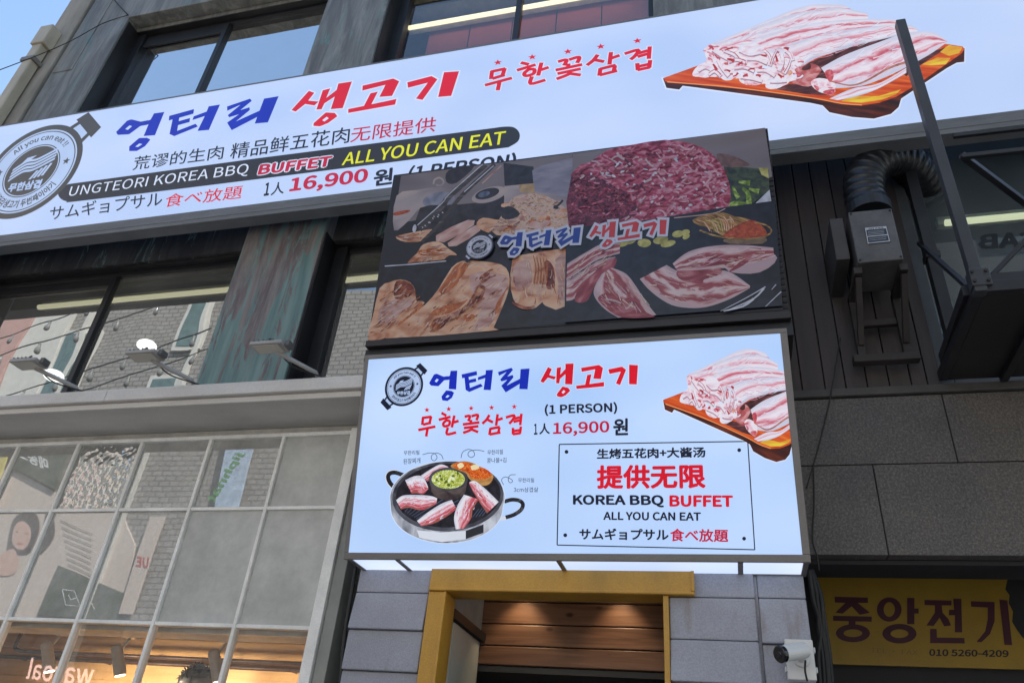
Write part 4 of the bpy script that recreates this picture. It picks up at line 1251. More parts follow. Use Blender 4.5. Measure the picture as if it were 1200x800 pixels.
a.loft(gD([(772, 350), (720, 440), (712, 520), (790, 620), (900, 690)]), gD([(850, 302), (960, 350), (1040, 450), (1110, 560), (1196, 670)]), B_BAC)
a.poly(gD([(800, 500), (900, 520), (1030, 560), (1120, 650), (1180, 685), (930, 690), (800, 610), (740, 540)]), B_LEAN, smooth=3)
a.stroke(gD([(800, 545), (880, 560), (920, 580)]), 1.8, B_BAC, smooth=3)
a.stroke(gD([(1010, 570), (980, 610), (955, 620)]), 2.2, B_BAC, smooth=3)
a.loft(gF([(180, 412), (250, 452), (330, 480), (480, 452), (600, 458), (736, 550)]), gF([(0, 505), (60, 575), (150, 645), (250, 690), (420, 697), (590, 645), (736, 566)]), B_BAC)
a.poly(gF([(255, 450), (400, 430), (520, 425), (545, 470), (430, 510), (420, 535), (330, 530), (260, 500)]), B_LEAN, smooth=3)
a.loft(gF([(220, 402), (330, 322), (500, 284), (700, 280), (892, 297)]), gF([(250, 450), (400, 445), (560, 432), (640, 462), (900, 372)]), B_BAC)
a.poly(gF([(420, 405), (520, 345), (640, 350), (740, 360), (600, 400), (430, 425)]), B_LEAN, smooth=3)
a.poly(gF([(600, 448), (700, 372), (900, 340), (900, 400), (800, 462), (680, 470)]), B_BAC, smooth=2, axis=(qF((600, 448)), qF((900, 360))))
a.poly(gF([(600, 448), (700, 372), (750, 362), (700, 410), (620, 452)]), B_LEAN, smooth=2)
for ar, an, sd in ((gF([(20, 500), (180, 425), (330, 490), (500, 460), (700, 550), (560, 650), (420, 690), (250, 680), (110, 595)]), 12, 41), (gF([(240, 400), (500, 292), (880, 305), (880, 370), (620, 440), (300, 440)]), -8, 42), (gD([(780, 360), (850, 310), (1000, 410), (1170, 660), (900, 680), (730, 500)]), 50, 43), (gD([(505, 280), (640, 195), (900, 105), (900, 190), (640, 400), (500, 540)]), -38, 44)):
    a.scatter(ar, 60, [B_BAC, B_RAWP, B_WHT2, B_LEAN, B_PINK], (4, 16), (0.5, 1.6), an, sd, 0.1)
for st, wd in (([(540, 722), (700, 640), (840, 560)], 1.2), ([(600, 712), (760, 640), (830, 570)], 2.2), ([(840, 692), (945, 592)], 1.3), ([(560, 722), (690, 690), (760, 640)], 2.6), ([(880, 580), (910, 545)], 1.2)):
    a.stroke(gF(st), wd, B_WHT, smooth=3, taper=(0.5, 1.1))
a.build('food_photos', print_)
a = Art(PN, h0=a.h + 0.0005)
src = [C1(p) for p in [(487, 330), (590, 464), (1271, 212), (1255, 374), (2118, 187), (2108, 337), (1355, 312)]]
dst = [(587, 286), (599, 301.5), (681.2, 269), (678, 287.8), (782, 259.5), (780.5, 276), (690.8, 279)]
affb = fit_affine([PB.uv(p) for p in src], [PN.uv(p) for p in dst])
a.fr, a.xf = C1, (lambda px: affb(PB.uv(px)))
put_logo(a, LOGO_BLUE, B_BOX, grow=24); put_logo(a, LOGO_RED, B_BOX, grow=24)
put_logo(a, LOGO_BLUE, B_INKB); put_logo(a, LOGO_RED, B_INKR)
a.build('lettering', print_)
a = Art(PN, h0=a.h)
cB = PN.uv((562.7, 291)); rB = np.linalg.norm(PN.uv((579.5, 290)) - cB)
emblem(a, cB, rB, B_NAVY, B_BOX)
a.build('emblem', print_)

# ================================================================== GROUND
ASPH = surf('asphalt', (0.05, 0.05, 0.052), rough=0.85, var=0.3, scale=3, bmp=0.3, fine=0.2)
PAVE = surf('pavement stone', (0.24, 0.23, 0.22), rough=0.8, var=0.15, scale=2, fine=0.1)
mb = MB().add([(-300, -300, 0), (300, -300, 0), (300, 300, 0), (-300, 300, 0)], [(0, 1, 2, 3)])
tag(mb.build('ground', ASPH, org=(0, 0, 0)), kind='structure')
for nm, y0, y1 in (('pavement', 1.7, 3.5), ('pavement', -3.9, -2.4)):
    mb = MB().box(-30, 30, y0, y1, 0.004, 0.13)
    tag(mb.build(nm, PAVE, bevel=0.01), kind='structure')

# ================================================================== LEFT BUILDING
def patina(name, teal=0.5, tone=(0.075, 0.062, 0.066), grey=(0.13, 0.12, 0.115)):
    """weathered metal sheet: brown-violet with verdigris runs"""
    m, nt, b = new_mat(name)
    v = coords(nt, 'Object', (9, 9, 1.1))
    n1 = N(nt, 'TexNoise', Scale=1.0, Detail=8.0, Roughness=0.7, Distortion=0.6)
    nt.links.new(v, n1.inputs['Vector'])
    base = ramp(nt, n1.outputs[0], [(0.25, tuple(k * 0.55 for k in tone)), (0.45, tone), (0.6, grey), (0.8, tuple(k * 1.5 for k in grey))])
    v2 = coords(nt, 'Object', (10, 10, 1.3))
    n2 = N(nt, 'TexNoise', Scale=1.0, Detail=6.0, Roughness=0.75, Distortion=1.0)
    nt.links.new(v2, n2.inputs['Vector'])
    sep = nt.nodes.new('ShaderNodeSeparateXYZ')
    tc = nt.nodes.new('ShaderNodeTexCoord')
    nt.links.new(tc.outputs['Object'], sep.inputs[0])
    mr = N(nt, 'MapRange')                      # verdigris gathers at the foot of the sheet
    mr.inputs[1].default_value = 3.75; mr.inputs[2].default_value = 4.75; mr.inputs[3].default_value = 0.11 * max(0, teal); mr.inputs[4].default_value = 0.02 * teal
    nt.links.new(sep.outputs[2], mr.inputs[0])
    ad = N(nt, 'Math', operation='ADD'); nt.links.new(n2.outputs[0], ad.inputs[0]); nt.links.new(mr.outputs[0], ad.inputs[1])
    mask = ramp(nt, ad.outputs[0], [(0.53, (0, 0, 0)), (0.575, (1, 1, 1))])
    n3 = N(nt, 'TexNoise', Scale=2.0, Detail=6.0); nt.links.new(v, n3.inputs['Vector'])
    tealc = ramp(nt, n3.outputs[0], [(0.3, (0.075, 0.15, 0.145)), (0.7, (0.17, 0.26, 0.25))])
    col = mix(nt, mask, base, tealc)
    nt.links.new(col, b.inputs['Base Color'])
    b.inputs['Roughness'].default_value = 0.55
    bump(nt, b, n1.outputs[0], 0.25, 0.01)
    return m
PAT_LOW = patina('verdigris metal cladding', 1.0, (0.125, 0.098, 0.10), (0.20, 0.185, 0.175))
PAT_UP = patina('weathered grey cladding', -2.0, (0.13, 0.13, 0.125), (0.22, 0.23, 0.22))
PAT_UP2 = patina('weathered grey wall', -2.5, (0.14, 0.14, 0.13), (0.22, 0.22, 0.20))
SPAN = patina('stained spandrel with recess shade', -2.0, (0.03, 0.027, 0.03), (0.055, 0.055, 0.055))  # very dark tone paints in the recess shade; the stains are weathering
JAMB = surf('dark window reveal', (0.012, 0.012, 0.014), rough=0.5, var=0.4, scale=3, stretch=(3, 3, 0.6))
ALU = surf('grey window bars', (0.78, 0.78, 0.75), rough=0.4, var=0.15, scale=5, fine=0.05)
LEDGE = surf('beige painted ledge', (0.60, 0.585, 0.56), rough=0.6, var=0.16, scale=2.5, stretch=(0.4, 1, 1), fine=0.06)
SILV = surf('rain stained concrete', (0.30, 0.28, 0.24), rough=0.85, var=0.3, scale=2, stretch=(3, 3, 0.6), bmp=0.2)

YP, YG = 3.66, 3.87
ROOF = 9.6
bl = thing('shop_building', (-4.4, YP, 0), 'weathered shop building on the left with verdigris pilasters and a gridded glass shopfront', 'building')
xA, xB, xC, xD, xE, xF = -6.52, -5.56, -3.222, -2.588, -0.27, 0.42
zL3 = 8.292
zH3, zS3, zH2, zS2 = Z_(330, 16, YG) + 0.05, 5.6, Z_(230, 316, YG) + 0.06, 3.66
# body of the building behind the facade
mb = MB()
mb.box(xA, xF, 7.5, 12, 0, ROOF)
mb.box(xA, xA + 0.3, YP + 0.1, 7.5, 0, ROOF)
mb.box(xA, xF, YP + 0.1, 12, ROOF, ROOF + 0.2)
mb.box(xA + 0.3, xF, YG + 0.25, 7.5, zH3 + 0.02, zH3 + 0.2)
mb.box(xA + 0.3, xF, YG + 0.25, 7.5, 5.15, 5.45)
mb.box(xA + 0.3, -1.95, YG + 0.25, 7.5, 3.45, 3.62)
mb.build('wall', surf('plain building wall', (0.22, 0.21, 0.2), rough=0.8), bl)
# upper pilasters (either side of the third row of windows)
for x0, x1 in ((xA + 0.34, xB), (xC, xD), (xE, xF)):
    mb = MB().box(x0, x1, YP, YG + 0.06, zS3, zL3 - 0.002)
    mb.build('pilaster', PAT_UP, bl, bevel=0.006)
mb = MB().box(xA + 0.34, xF, YP, YP + 0.14, zL3, ROOF - 0.02)
mb.box(xA + 0.34, xF, YP + 0.141, YG + 0.2, zH3 + 0.002, ROOF - 0.02)
mb.build('upper_wall', PAT_UP2, bl, bevel=0.006)
# thin seam panels on the leftmost pilaster
mb = MB()
for x0, x1, z0, z1 in ((xA + 0.36, -5.92, 7.55, 9.5),):
    mb.box(x0, x1, YP - 0.008, YP + 0.01, z0, z1)
mb.build('cover_plate', PAT_UP2, bl, bevel=0.003)
# corner column with its joint
mb = MB().box(xA, xA + 0.31, YP - 0.02, YP + 0.3, 3.0, ROOF)
mb.build('corner_column', SILV, bl, bevel=0.01)
# lower pilasters
for x0, x1 in ((-6.5, -5.75), (-3.225, xD)):
    mb = MB().box(x0, x1, YP, YG + 0.06, zS2, 5.3)
    mb.build('pilaster', PAT_LOW, bl, bevel=0.006)
mb = MB().box(xA, xF, YP + 0.12, YG + 0.2, zH2 + 0.002, zS3 - 0.002)
mb.build('spandrel', SPAN, bl)
# windows -----------------------------------------------------------------
G_SKY = pane_mat('upper window glass', (0.25, 0.27, 0.28), refl=0.72)
G_MID = pane_mat('middle window glass', (0.4, 0.41, 0.41), refl=0.34, film=(0.45, 0.45, 0.43), film_amt=0.10, wave=0.10, rough=0.008)  # the pale film paints haze over the reflection
G_RED = pane_mat('blind window glass', (0.75, 0.72, 0.7), refl=0.1)
def window(x0, x1, z0, z1, mull, glass, y=YG, fw=0.05, depth=0.05, sash=None):
    mb = MB()
    mb.box(x0, x0 + fw + 0.05, y - 0.03, y + depth, z0, z1); mb.box(x1 - fw, x1, y, y + depth, z0, z1)
    mb.box(x0 + fw + 0.051, x1 - fw, y, y + depth, z1 - fw, z1); mb.box(x0 + fw, x1 - fw, y, y + depth, z0, z0 + fw)
    for m_ in mull: mb.box(m_ - 0.024, m_ + 0.024, y - 0.012, y + depth - 0.01, z0 + fw, z1 - fw)
    if len(mull) and sash: mb.box(x0 + fw + 0.051, mull[0] - 0.025, y - 0.004, y + 0.015, sash, z1 - fw - 0.001)
    f = mb.build('window', DARK_METAL, bl, bevel=0.004)
    xs = [x0 + fw + 0.05] + list(mull) + [x1 - fw]
    for i in range(len(xs) - 1):
        mb = MB().box(xs[i] + 0.002, xs[i + 1] - 0.002, y + 0.02 + 0.004 * (i % 2), y + 0.025 + 0.004 * (i % 2), z0 + fw - 0.01, z1 - fw + 0.01)
        p = mb.build('pane', glass, f)
    # reveals
    return f
m3 = X_(251, 65, YG)
window(xB + 0.002, xC - 0.002, zS3, zH3, [m3], G_SKY, sash=Z_(215, 47, YG))
m3b = X_(606, 25, YG)
window(xD + 0.002, xE - 0.002, zS3, zH3, [m3b], G_RED)
m2 = X_(122, 356, YG)
window(-5.748, -3.227, zS2, zH2, [m2], G_MID, sash=Z_(90, 339, YG))
window(xD + 0.002, xE + 0.3, zS2, zH2, [-1.2], G_MID)
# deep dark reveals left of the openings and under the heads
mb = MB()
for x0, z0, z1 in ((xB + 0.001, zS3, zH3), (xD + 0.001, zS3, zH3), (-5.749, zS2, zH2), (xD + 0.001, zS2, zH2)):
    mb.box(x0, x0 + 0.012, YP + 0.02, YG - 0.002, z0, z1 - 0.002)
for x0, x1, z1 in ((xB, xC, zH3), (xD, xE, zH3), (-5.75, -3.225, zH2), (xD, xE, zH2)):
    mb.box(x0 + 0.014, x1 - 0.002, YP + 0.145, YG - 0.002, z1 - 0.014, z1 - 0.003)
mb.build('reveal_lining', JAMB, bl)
# red blinds behind the second upper window
mb = MB()
n_ = 5
for i in range(n_):
    x0 = xD + 0.12 + (xE - xD - 0.2) * i / n_
    mb.box(x0, x0 + (xE - xD - 0.2) / n_ - 0.012, YG + 0.42, YG + 0.43, zS3, zH3)
mb.build('blind', surf('dusty red blind', (0.48, 0.13, 0.14), rough=0.8, var=0.12, scale=2), bl)
# room backs seen through the middle glass
mb = MB().box(-6.1, 0.3, 6.6, 6.65, 3.7, 5.1)
mb.build('back_wall', surf('dim room wall', (0.10, 0.10, 0.105), rough=0.8), bl)

# fluorescent tubes in the rooms
TUBE = glow('fluorescent light', (1.0, 0.95, 0.62), 0.55)
def tube_thing(p0, p1, y, label):
    a_, b_ = hitY(*p0, y), hitY(*p1, y)
    z = (a_[2] + b_[2]) / 2
    root = thing('fluorescent_lamp', ((a_[0] + b_[0]) / 2, y, z), label, 'ceiling lamp')
    mb = MB().tube([(a_[0], y, z), (b_[0], y, z)], 0.022, 8)
    mb.build('tube', TUBE, root, smooth=True)
    mb = MB().box(a_[0] - 0.03, b_[0] + 0.03, y + 0.03, y + 0.09, z + 0.02, z + 0.08)
    mb.build('batten', surf('white lamp batten', (0.6, 0.6, 0.58), rough=0.5), root)
tube_thing((45, 361), (272, 338), 4.14, 'lit fluorescent lamp behind the middle row of windows, above the three floodlights')
tube_thing((186, 84), (362, 53), 4.5, 'lit fluorescent lamp behind the sky-reflecting window at the top left')
tube_thing((478, 36), (740, -16), 4.15, 'lit fluorescent lamp in front of the red blinds in the top window')
tube_thing((404, 329), (444, 324), 4.14, 'short lit fluorescent lamp in the dark window beside the photo banner')

GL = ['round glowing globe lamp above the middle floodlight, seen through the window', 'round glowing globe lamp behind the arm of the leftmost floodlight']
for i, px in enumerate(((172, 405), (63, 440))):
    p = hitY(px[0], px[1], 4.7)
    root = thing('globe_lamp', p, GL[i], 'globe lamp', 'globe lamps')
    MB().tube([p + np.array([0, 0, 0.05 * math.cos(t)]) for t in np.linspace(math.pi, 0.0, 9)], [max(0.004, 0.085 * math.sin(t)) for t in np.linspace(math.pi, 0.0, 9)], 18).build('globe', glow('globe glow', (1.0, 0.97, 0.9), 1.6), root, smooth=True)
    MB().tube([p + np.array([0, 0, 0.05]), p + np.array([0, 0, 0.8])], 0.006, 6).build('stem', DARK_METAL, root)
# ledge over the shopfront ---------------------------------------------------
zl1, zl0 = 3.685, 3.605
mb = MB()
for x0, x1 in ((xA - 0.1, -5.2), (-5.197, -3.62), (-3.617, -1.86)): mb.box(x0, x1, 3.40, YG + 0.02, zl0, zl1)
mb.box(xA - 0.1, -1.86, 3.43, YG, zl0 - 0.04, zl0 - 0.002)
mb.build('ledge', LEDGE, bl, bevel=0.006)
# shopfront -------------------------------------------------------------------
ys = 3.75
zt, zm1, zm2 = 3.50, 3.035, 2.388
mb = MB().box(xA - 0.1, -1.90, ys + 0.02, ys + 0.14, zt + 0.002, zl0 - 0.045)
mb.build('head_panel', surf('grey head panel', (0.44, 0.43, 0.40), rough=0.6, fine=0.05), bl)
shop = None
mb = MB()
xs = [-6.46, -5.97, -5.48, -4.99, -4.507, -4.019, -3.530, -3.027, -2.523, -2.03]
for i, x in enumerate(xs[:-1]): mb.box(x - 0.010, x + 0.010, ys - 0.028, ys + 0.02, 0.35, zt)
for z in (zm1, zm2, 1.2): mb.box(-6.5, -2.06, ys - 0.022, ys + 0.02, z - 0.010, z + 0.010)
mb.box(-6.5, -2.0, ys - 0.03, ys + 0.02, zt - 0.02, zt + 0.004)
mb.box(-2.062, -2.002, ys - 0.07, ys + 0.06, 0.2, zt)
shop = mb.build('shopfront', ALU, bl, bevel=0.003)
FILMG = (0.60, 0.605, 0.58)
P_CLEAR = pane_mat('shopfront glass', (0.9, 0.88, 0.84), refl=0.03, film=FILMG, film_amt=0.02, dirt=0.06)
P_MIRR = pane_mat('dusty reflective glass', (0.3, 0.3, 0.29), refl=0.34, film=FILMG, film_amt=0.30, dirt=0.18, rough=0.012)
P_GREY = pane_mat('filmed glass', (0.3, 0.3, 0.29), refl=0.16, film=(0.60, 0.61, 0.585), film_amt=0.72, dirt=0.15, rough=0.12)
P_HAMM = pane_mat('hammered glass', (0.3, 0.3, 0.28), refl=0.42, film=FILMG, film_amt=0.12, bmp=1.0, bscale=26.0)
for j, (z0, z1) in enumerate(((zm1, zt), (zm2, zm1), (1.2, zm2), (0.35, 1.2))):
    for i in range(len(xs) - 1):
        if j == 0: g = {6: P_HAMM}.get(i, P_MIRR if i < 8 else P_GREY)
        elif j == 1: g = P_MIRR if i < 7 else P_GREY
        else: g = P_CLEAR
        if j == 0 and i == 6: g = P_MIRR
        if j == 0 and i == 5: g = P_HAMM
        mb = MB().box(xs[i] + 0.012, xs[i + 1] - 0.012 - (0.03 if i == 8 else 0), ys - 0.006, ys, z0 + 0.01, z1 - 0.01)
        # real panes never sit quite flat: each is turned a hair
        o = mb.build('pane', g, shop)
# film backing behind the two upper rows (a suspended ceiling edge and dark void)
mb = MB().box(-6.4, -2.02, 3.98, 4.0, zm2 + 0.03, zt)
mb.build('inner_screen', surf('grey inner screen', (0.34, 0.335, 0.31), rough=0.8, var=0.1), bl)
mb = MB().box(-6.4, -2.02, 3.80, 3.98, zm2 - 0.03, zm2 + 0.028)
mb.build('inner_beam', surf('pale inner beam', (0.42, 0.42, 0.40), rough=0.6), bl)
# lit interior
OAK = surf('amber oak wall panels', (0.46, 0.27, 0.115), rough=0.5, var=0.18, scale=3, stretch=(0.4, 1, 4), fine=0.06)
mb = MB()
mb.box(-6.6, -1.97, 5.3, 5.35, 0.6, 3.4)
for k in range(6):
    x0 = -6.4 + k * 0.75
    mb.box(x0, x0 + 0.6, 5.285, 5.299, 1.2, 2.30)
    mb.box(x0 + 0.05, x0 + 0.55, 5.272, 5.284, 1.25, 2.25)
for z in (2.50, 2.62, 2.74): mb.box(-6.6, -1.97, 5.28, 5.299, z, z + 0.1)
mb.box(-1.96, -1.92, 3.9, 5.3, 0.6, 3.4)
mb.build('inner_wall', OAK, bl, bevel=0.004)
mb = MB().box(-6.5, -1.95, 4.02, 5.3, 3.30, 3.34)
mb.build('inner_ceiling', surf('shop ceiling', (0.55, 0.5, 0.42), rough=0.7), bl)
mb = MB().box(-6.5, -1.95, 3.80, 5.3, 0.14, 0.62)
mb.build('raised_floor', surf('shop floor boards', (0.35, 0.22, 0.12), rough=0.5), bl)
mb = MB().box(-1.997, -1.93, ys - 0.05, ys + 0.3, 0.0, 3.46)
mb.build('side_jamb', surf('grey green side panel', (0.26, 0.27, 0.25), rough=0.6, var=0.2, scale=3), bl, bevel=0.004)

# downpipe at the outer corner
dp = thing('downpipe', (xA + 0.12, YP - 0.07, 3.0), 'pale beige rainwater downpipe on the far left corner of the building against the sky', 'pipe')
p_top = hitY(74, 45, YP - 0.08)
zt_p = float(p_top[2])
PIPE = surf('cream painted pipe', (0.46, 0.41, 0.31), rough=0.5, var=0.2, scale=3, stretch=(2, 2, 0.5))
mb = MB().box(xA + 0.06, xA + 0.17, YP - 0.13, YP - 0.03, 3.0, zt_p - 0.1)
mb.build('pipe', PIPE, dp, bevel=0.012)
for z in (zt_p - 0.35, zt_p - 1.8, zt_p - 3.2): MB().box(xA + 0.035, xA + 0.195, YP - 0.142, YP - 0.022, z, z + 0.05).build('bracket', surf('pipe bracket', (0.2, 0.19, 0.17), rough=0.5), dp, bevel=0.004)
mb = MB().box(xA + 0.04, xA + 0.2, YP - 0.15, YP - 0.02, zt_p - 0.1, zt_p + 0.18)
mb.build('hopper', PIPE, dp, bevel=0.01)

# ================================================================== RESTAURANT ENTRANCE (middle)
D = 3.64
BLOCK = surf('blue grey painted block', (0.30, 0.31, 0.36), rough=0.6, var=0.14, scale=2.6, bmp=0.6, fine=0.10)
YEL = surf('ochre yellow painted timber', (0.47, 0.25, 0.032), rough=0.42, var=0.24, scale=3.5, stretch=(1, 1, 0.5), fine=0.08, bmp=0.25)
_nt = BLOCK.node_tree
_b = _nt.nodes['Principled BSDF']
_old = _b.inputs['Base Color'].links[0].from_socket
_n = N(_nt, 'TexNoise', Scale=1.0, Detail=5.0, Roughness=0.6); _nt.links.new(coords(_nt, 'Object', (9, 9, 2.2)), _n.inputs['Vector'])
_mk = ramp(_nt, _n.outputs[0], [(0.62, (0, 0, 0)), (0.72, (0.6, 0.6, 0.6))])     # rusty drips and chipped patches
_nt.links.new(mix(_nt, _mk, _old, (0.20, 0.165, 0.14)), _b.inputs['Base Color'])
rb = thing('restaurant_entrance', (-0.8, D, 0), 'restaurant entrance of blue grey block piers and a yellow door frame, under the box sign', 'building')
def courses(x0, x1, y, zs, name):
    mb = MB()
    for i in range(len(zs) - 1):
        z1, z0 = zs[i], zs[i + 1]
        o = 0.012 * ((i * 7) % 3) / 2
        top, bot = y - o, y - o - (0.026 if (i + int(x0 * 7)) % 3 == 1 else 0.006)      # each course leans out to a lip at its foot
        g = 0.0012
        mb.hexa([(x0, bot, z0 + g), (x1, bot, z0 + g), (x1, top, z1 - g), (x0, top, z1 - g),
                 (x0, y + 0.5, z0 + g), (x1, y + 0.5, z0 + g), (x1, y + 0.5, z1 - g), (x0, y + 0.5, z1 - g)])
    mb.box(x0 + 0.01, x1 - 0.01, y + 0.02, y + 0.49, 0.0, zs[0])
    return mb.build(name, BLOCK, rb, bevel=0.006)
zc = [2.95] + [Z_(440, yy, D) for yy in (694, 738, 786)]
zc += [zc[-1] - 0.21 * k for k in range(1, 10)]
zc = [z for z in zc if z > 0.1] + [0.0]
courses(-1.815, -1.425, D, zc, 'pier')
zc = [2.95] + [Z_(830, yy, D) for yy in (700, 750, 801)]
zc += [zc[-1] - 0.21 * k for k in range(1, 10)]
zc = [z for z in zc if z > 0.1] + [0.0]
courses(-0.262, 0.112, D, zc, 'pier')
zc = [2.95] + [Z_(915, yy, D) for yy in (700.5, 755, 812)]
zc += [zc[-1] - 0.21 * k for k in range(1, 10)]
zc = [z for z in zc if z > 0.1] + [0.0]
courses(0.126, 0.325, D + 0.008, zc, 'pier')
mb = MB().box(-1.815, 0.325, D + 0.03, D + 0.5, 2.952, 5.6)
mb.box(0.113, 0.125, D + 0.012, D + 0.4, 0, 2.95)
mb.build('wall', BLOCK, rb)
xo = X_(506, 674, D - 0.02); xi = X_(524, 693, D - 0.02); zhb = Z_(650, 695, D - 0.02); zht = Z_(650, 674.5, D - 0.02)
xr0, xr1 = X_(777, 700, D - 0.02), X_(782.5, 700, D - 0.02); xhe = X_(814, 690, D - 0.02)
mb = MB()
mb.box(xo, xi, D - 0.03, D + 0.12, 0, zhb - 0.002)
mb.box(xr0, xr1 + 0.004, D - 0.03, D + 0.12, 0, zhb - 0.002)
mb.box(xo, xhe, D - 0.034, D + 0.12, zhb, zht + 0.12)
# raised bead round the frame's edges
mb.box(xo, xhe, D - 0.042, D - 0.0345, zhb + 0.001, zhb + 0.014)
mb.box(xi - 0.012, xi + 0.001, D - 0.038, D - 0.031, 0, zhb - 0.003)
mb.box(xhe - 0.014, xhe + 0.001, D - 0.042, D - 0.0345, zhb + 0.015, zht + 0.1)
mb.build('door_frame', YEL, rb, bevel=0.004)
# porch inside the doorway
yb_ = 4.35
zb0 = Z_(660, 782, yb_)
BOARD = None
m, nt, b = new_mat('knotty cedar boards')
v = coords(nt, 'Object', (0.9, 1, 14))
n1 = N(nt, 'TexNoise', Scale=1.5, Detail=8.0, Roughness=0.65, Distortion=0.8); nt.links.new(v, n1.inputs['Vector'])
col = ramp(nt, n1.outputs[0], [(0.25, (0.07, 0.03, 0.016)), (0.5, (0.17, 0.078, 0.04)), (0.75, (0.27, 0.14, 0.078))])
vo = N(nt, 'TexVoronoi', Scale=1.0); nt.links.new(coords(nt, 'Object', (5.0, 1, 9.0)), vo.inputs['Vector'])
kn = ramp(nt, vo.outputs['Distance'], [(0.06, (0.2, 0.15, 0.12)), (0.15, (1, 1, 1))])
col = mix(nt, 1.0, col, kn, 'MULTIPLY')
nt.links.new(col, b.inputs['Base Color']); b.inputs['Roughness'].default_value = 0.45
bump(nt, b, n1.outputs[0], 0.15, 0.005)
BOARD = m
mb = MB()
zz = [zb0, Z_(660, 758.5, yb_), Z_(660, 732.5, yb_), Z_(660, 706, yb_), Z_(660, 680, yb_)]
for i in range(4):
    mb.box(-1.46, xr0 + 0.2, yb_, yb_ + 0.03, zz[i] + 0.003, zz[i + 1] - 0.003)
mb.build('board_wall', BOARD, rb, bevel=0.004)
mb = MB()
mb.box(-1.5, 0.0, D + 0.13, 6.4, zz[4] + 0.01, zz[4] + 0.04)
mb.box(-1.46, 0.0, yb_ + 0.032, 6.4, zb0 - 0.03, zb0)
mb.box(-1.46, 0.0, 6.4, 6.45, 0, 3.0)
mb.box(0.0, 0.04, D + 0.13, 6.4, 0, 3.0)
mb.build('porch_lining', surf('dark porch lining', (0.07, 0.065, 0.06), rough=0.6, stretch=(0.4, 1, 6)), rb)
mb = MB()
mb.box(xi - 0.08, xi - 0.035, D + 0.13, yb_ - 0.002, 0, zz[4])
mb.build('side_wall', surf('grey porch wall', (0.34, 0.35, 0.36), rough=0.5), rb)
mb = MB()
sx = xi - 0.034
z_a, z_b = zb0 + 0.05, zz[4] - 0.05
for z0, z1 in ((2.0, 2.46), (1.2, 1.93)): mb.box(sx, sx + 0.012, D + 0.2, yb_ - 0.06, z0, z1)
mb.build('side_mirror', surf('pale glazed side panel', (0.55, 0.57, 0.52), rough=0.12, var=0.05), rb)
mb = MB()
pass
for z in (1.94, 2.47): MB().box(sx, sx + 0.03, D + 0.14, yb_ - 0.004, z, z + 0.045).build('side_bar', DARK_METAL, rb)

# ================================================================== RIGHT BUILDING
YR = 3.85
sb = thing('stone_fronted_building', (1.6, YR, 0), 'dark right-hand building with vertical wooden cladding above speckled granite slabs', 'building')
xL = 0.395
zst = Z_(1000, 457, YR)
zj = 3.266
zsb = 2.812
# wood cladding: boards are one surface with grooves
WOODC = surf('dark stained cladding boards', (0.046, 0.036, 0.035), rough=0.6, var=0.35, scale=2, stretch=(6, 6, 0.5), bmp=0.2, fine=0.08)
edges = [xL - 0.05] + [X_(px, 448, YR) for px in (939, 966, 990.5, 1016, 1042, 1068, 1087, 1105)]
mb = MB()
for i in range(len(edges) - 1):
    mb.box(edges[i] + 0.003, edges[i + 1] - 0.003, YR, YR + 0.04, zst + 0.01, 5.5)
mb.box(edges[0], edges[-1], YR + 0.025, YR + 0.2, zst, 5.52)
mb.build('cladding', WOODC, sb, bevel=0.003)
xw = edges[-1]
mb = MB().box(xL - 0.06, 4, YR - 0.03, YR + 0.1, zst - 0.045, zst)
mb.build('string_course', surf('grey string course', (0.06, 0.057, 0.055), rough=0.7, fine=0.1), sb, bevel=0.005)
GRAN = None
m, nt, b = new_mat('speckled granite')
v = coords(nt, 'Object')
n1 = N(nt, 'TexNoise', Scale=90.0, Detail=4.0, Roughness=0.8); nt.links.new(v, n1.inputs['Vector'])
n2 = N(nt, 'TexNoise', Scale=1.6, Detail=5.0, Roughness=0.6); nt.links.new(v, n2.inputs['Vector'])
vo = N(nt, 'TexVoronoi', Scale=110.0); nt.links.new(v, vo.inputs['Vector'])
c1 = ramp(nt, n1.outputs[0], [(0.30, (0.036, 0.034, 0.035)), (0.5, (0.092, 0.087, 0.085)), (0.70, (0.19, 0.178, 0.17))])
c2 = ramp(nt, n2.outputs[0], [(0.3, (0.62, 0.64, 0.70)), (0.7, (1.25, 1.18, 1.08))])
nt.links.new(mix(nt, 1.0, c1, c2, 'MULTIPLY'), b.inputs['Base Color'])
b.inputs['Roughness'].default_value = 0.6
bump(nt, b, n1.outputs[0], 0.2, 0.003)
GRAN = m
mb = MB()
j1 = X_(1113, 505, YR); j2 = X_(1032, 600, YR)
for z0, z1, cuts_ in ((zj, zst - 0.05, [xL - 0.06, j1, j1 + 0.95, j1 + 1.9, 4]), (zsb, zj, [xL - 0.06, j2, j2 + 0.95, j2 + 1.9, 4])):
    for i in range(len(cuts_) - 1):
        mb.box(cuts_[i] + 0.0025, cuts_[i + 1] - 0.0025, YR - 0.012, YR + 0.06, z0 + 0.0025, z1 - 0.0025)
mb.build('granite_slabs', GRAN, sb, bevel=0.003)
mb = MB()
mb.box(xL - 0.05, 4, YR + 0.0, YR + 0.2, zsb + 0.003, zst - 0.06)
mb.box(xL - 0.06, 4, YR + 0.062, 4.13, zsb - 0.02, zsb)
mb.box(xL - 0.06, 4, 4.131, 5.3, 3.3, 3.34)  # recess deepened and closed in to darken the yellow board
mb.box(xL - 0.06, 4, 5.08, 5.2, 0, 3.29)
mb.box(xL - 0.1, xL - 0.062, YR + 0.21, 5.2, 0, 3.29)
mb.box(xL - 0.06, 4, 4.10, 4.13, zsb + 0.002, 3.29)
mb.box(xL - 0.06, 4, YR + 0.3, 8, 5.53, ROOF)
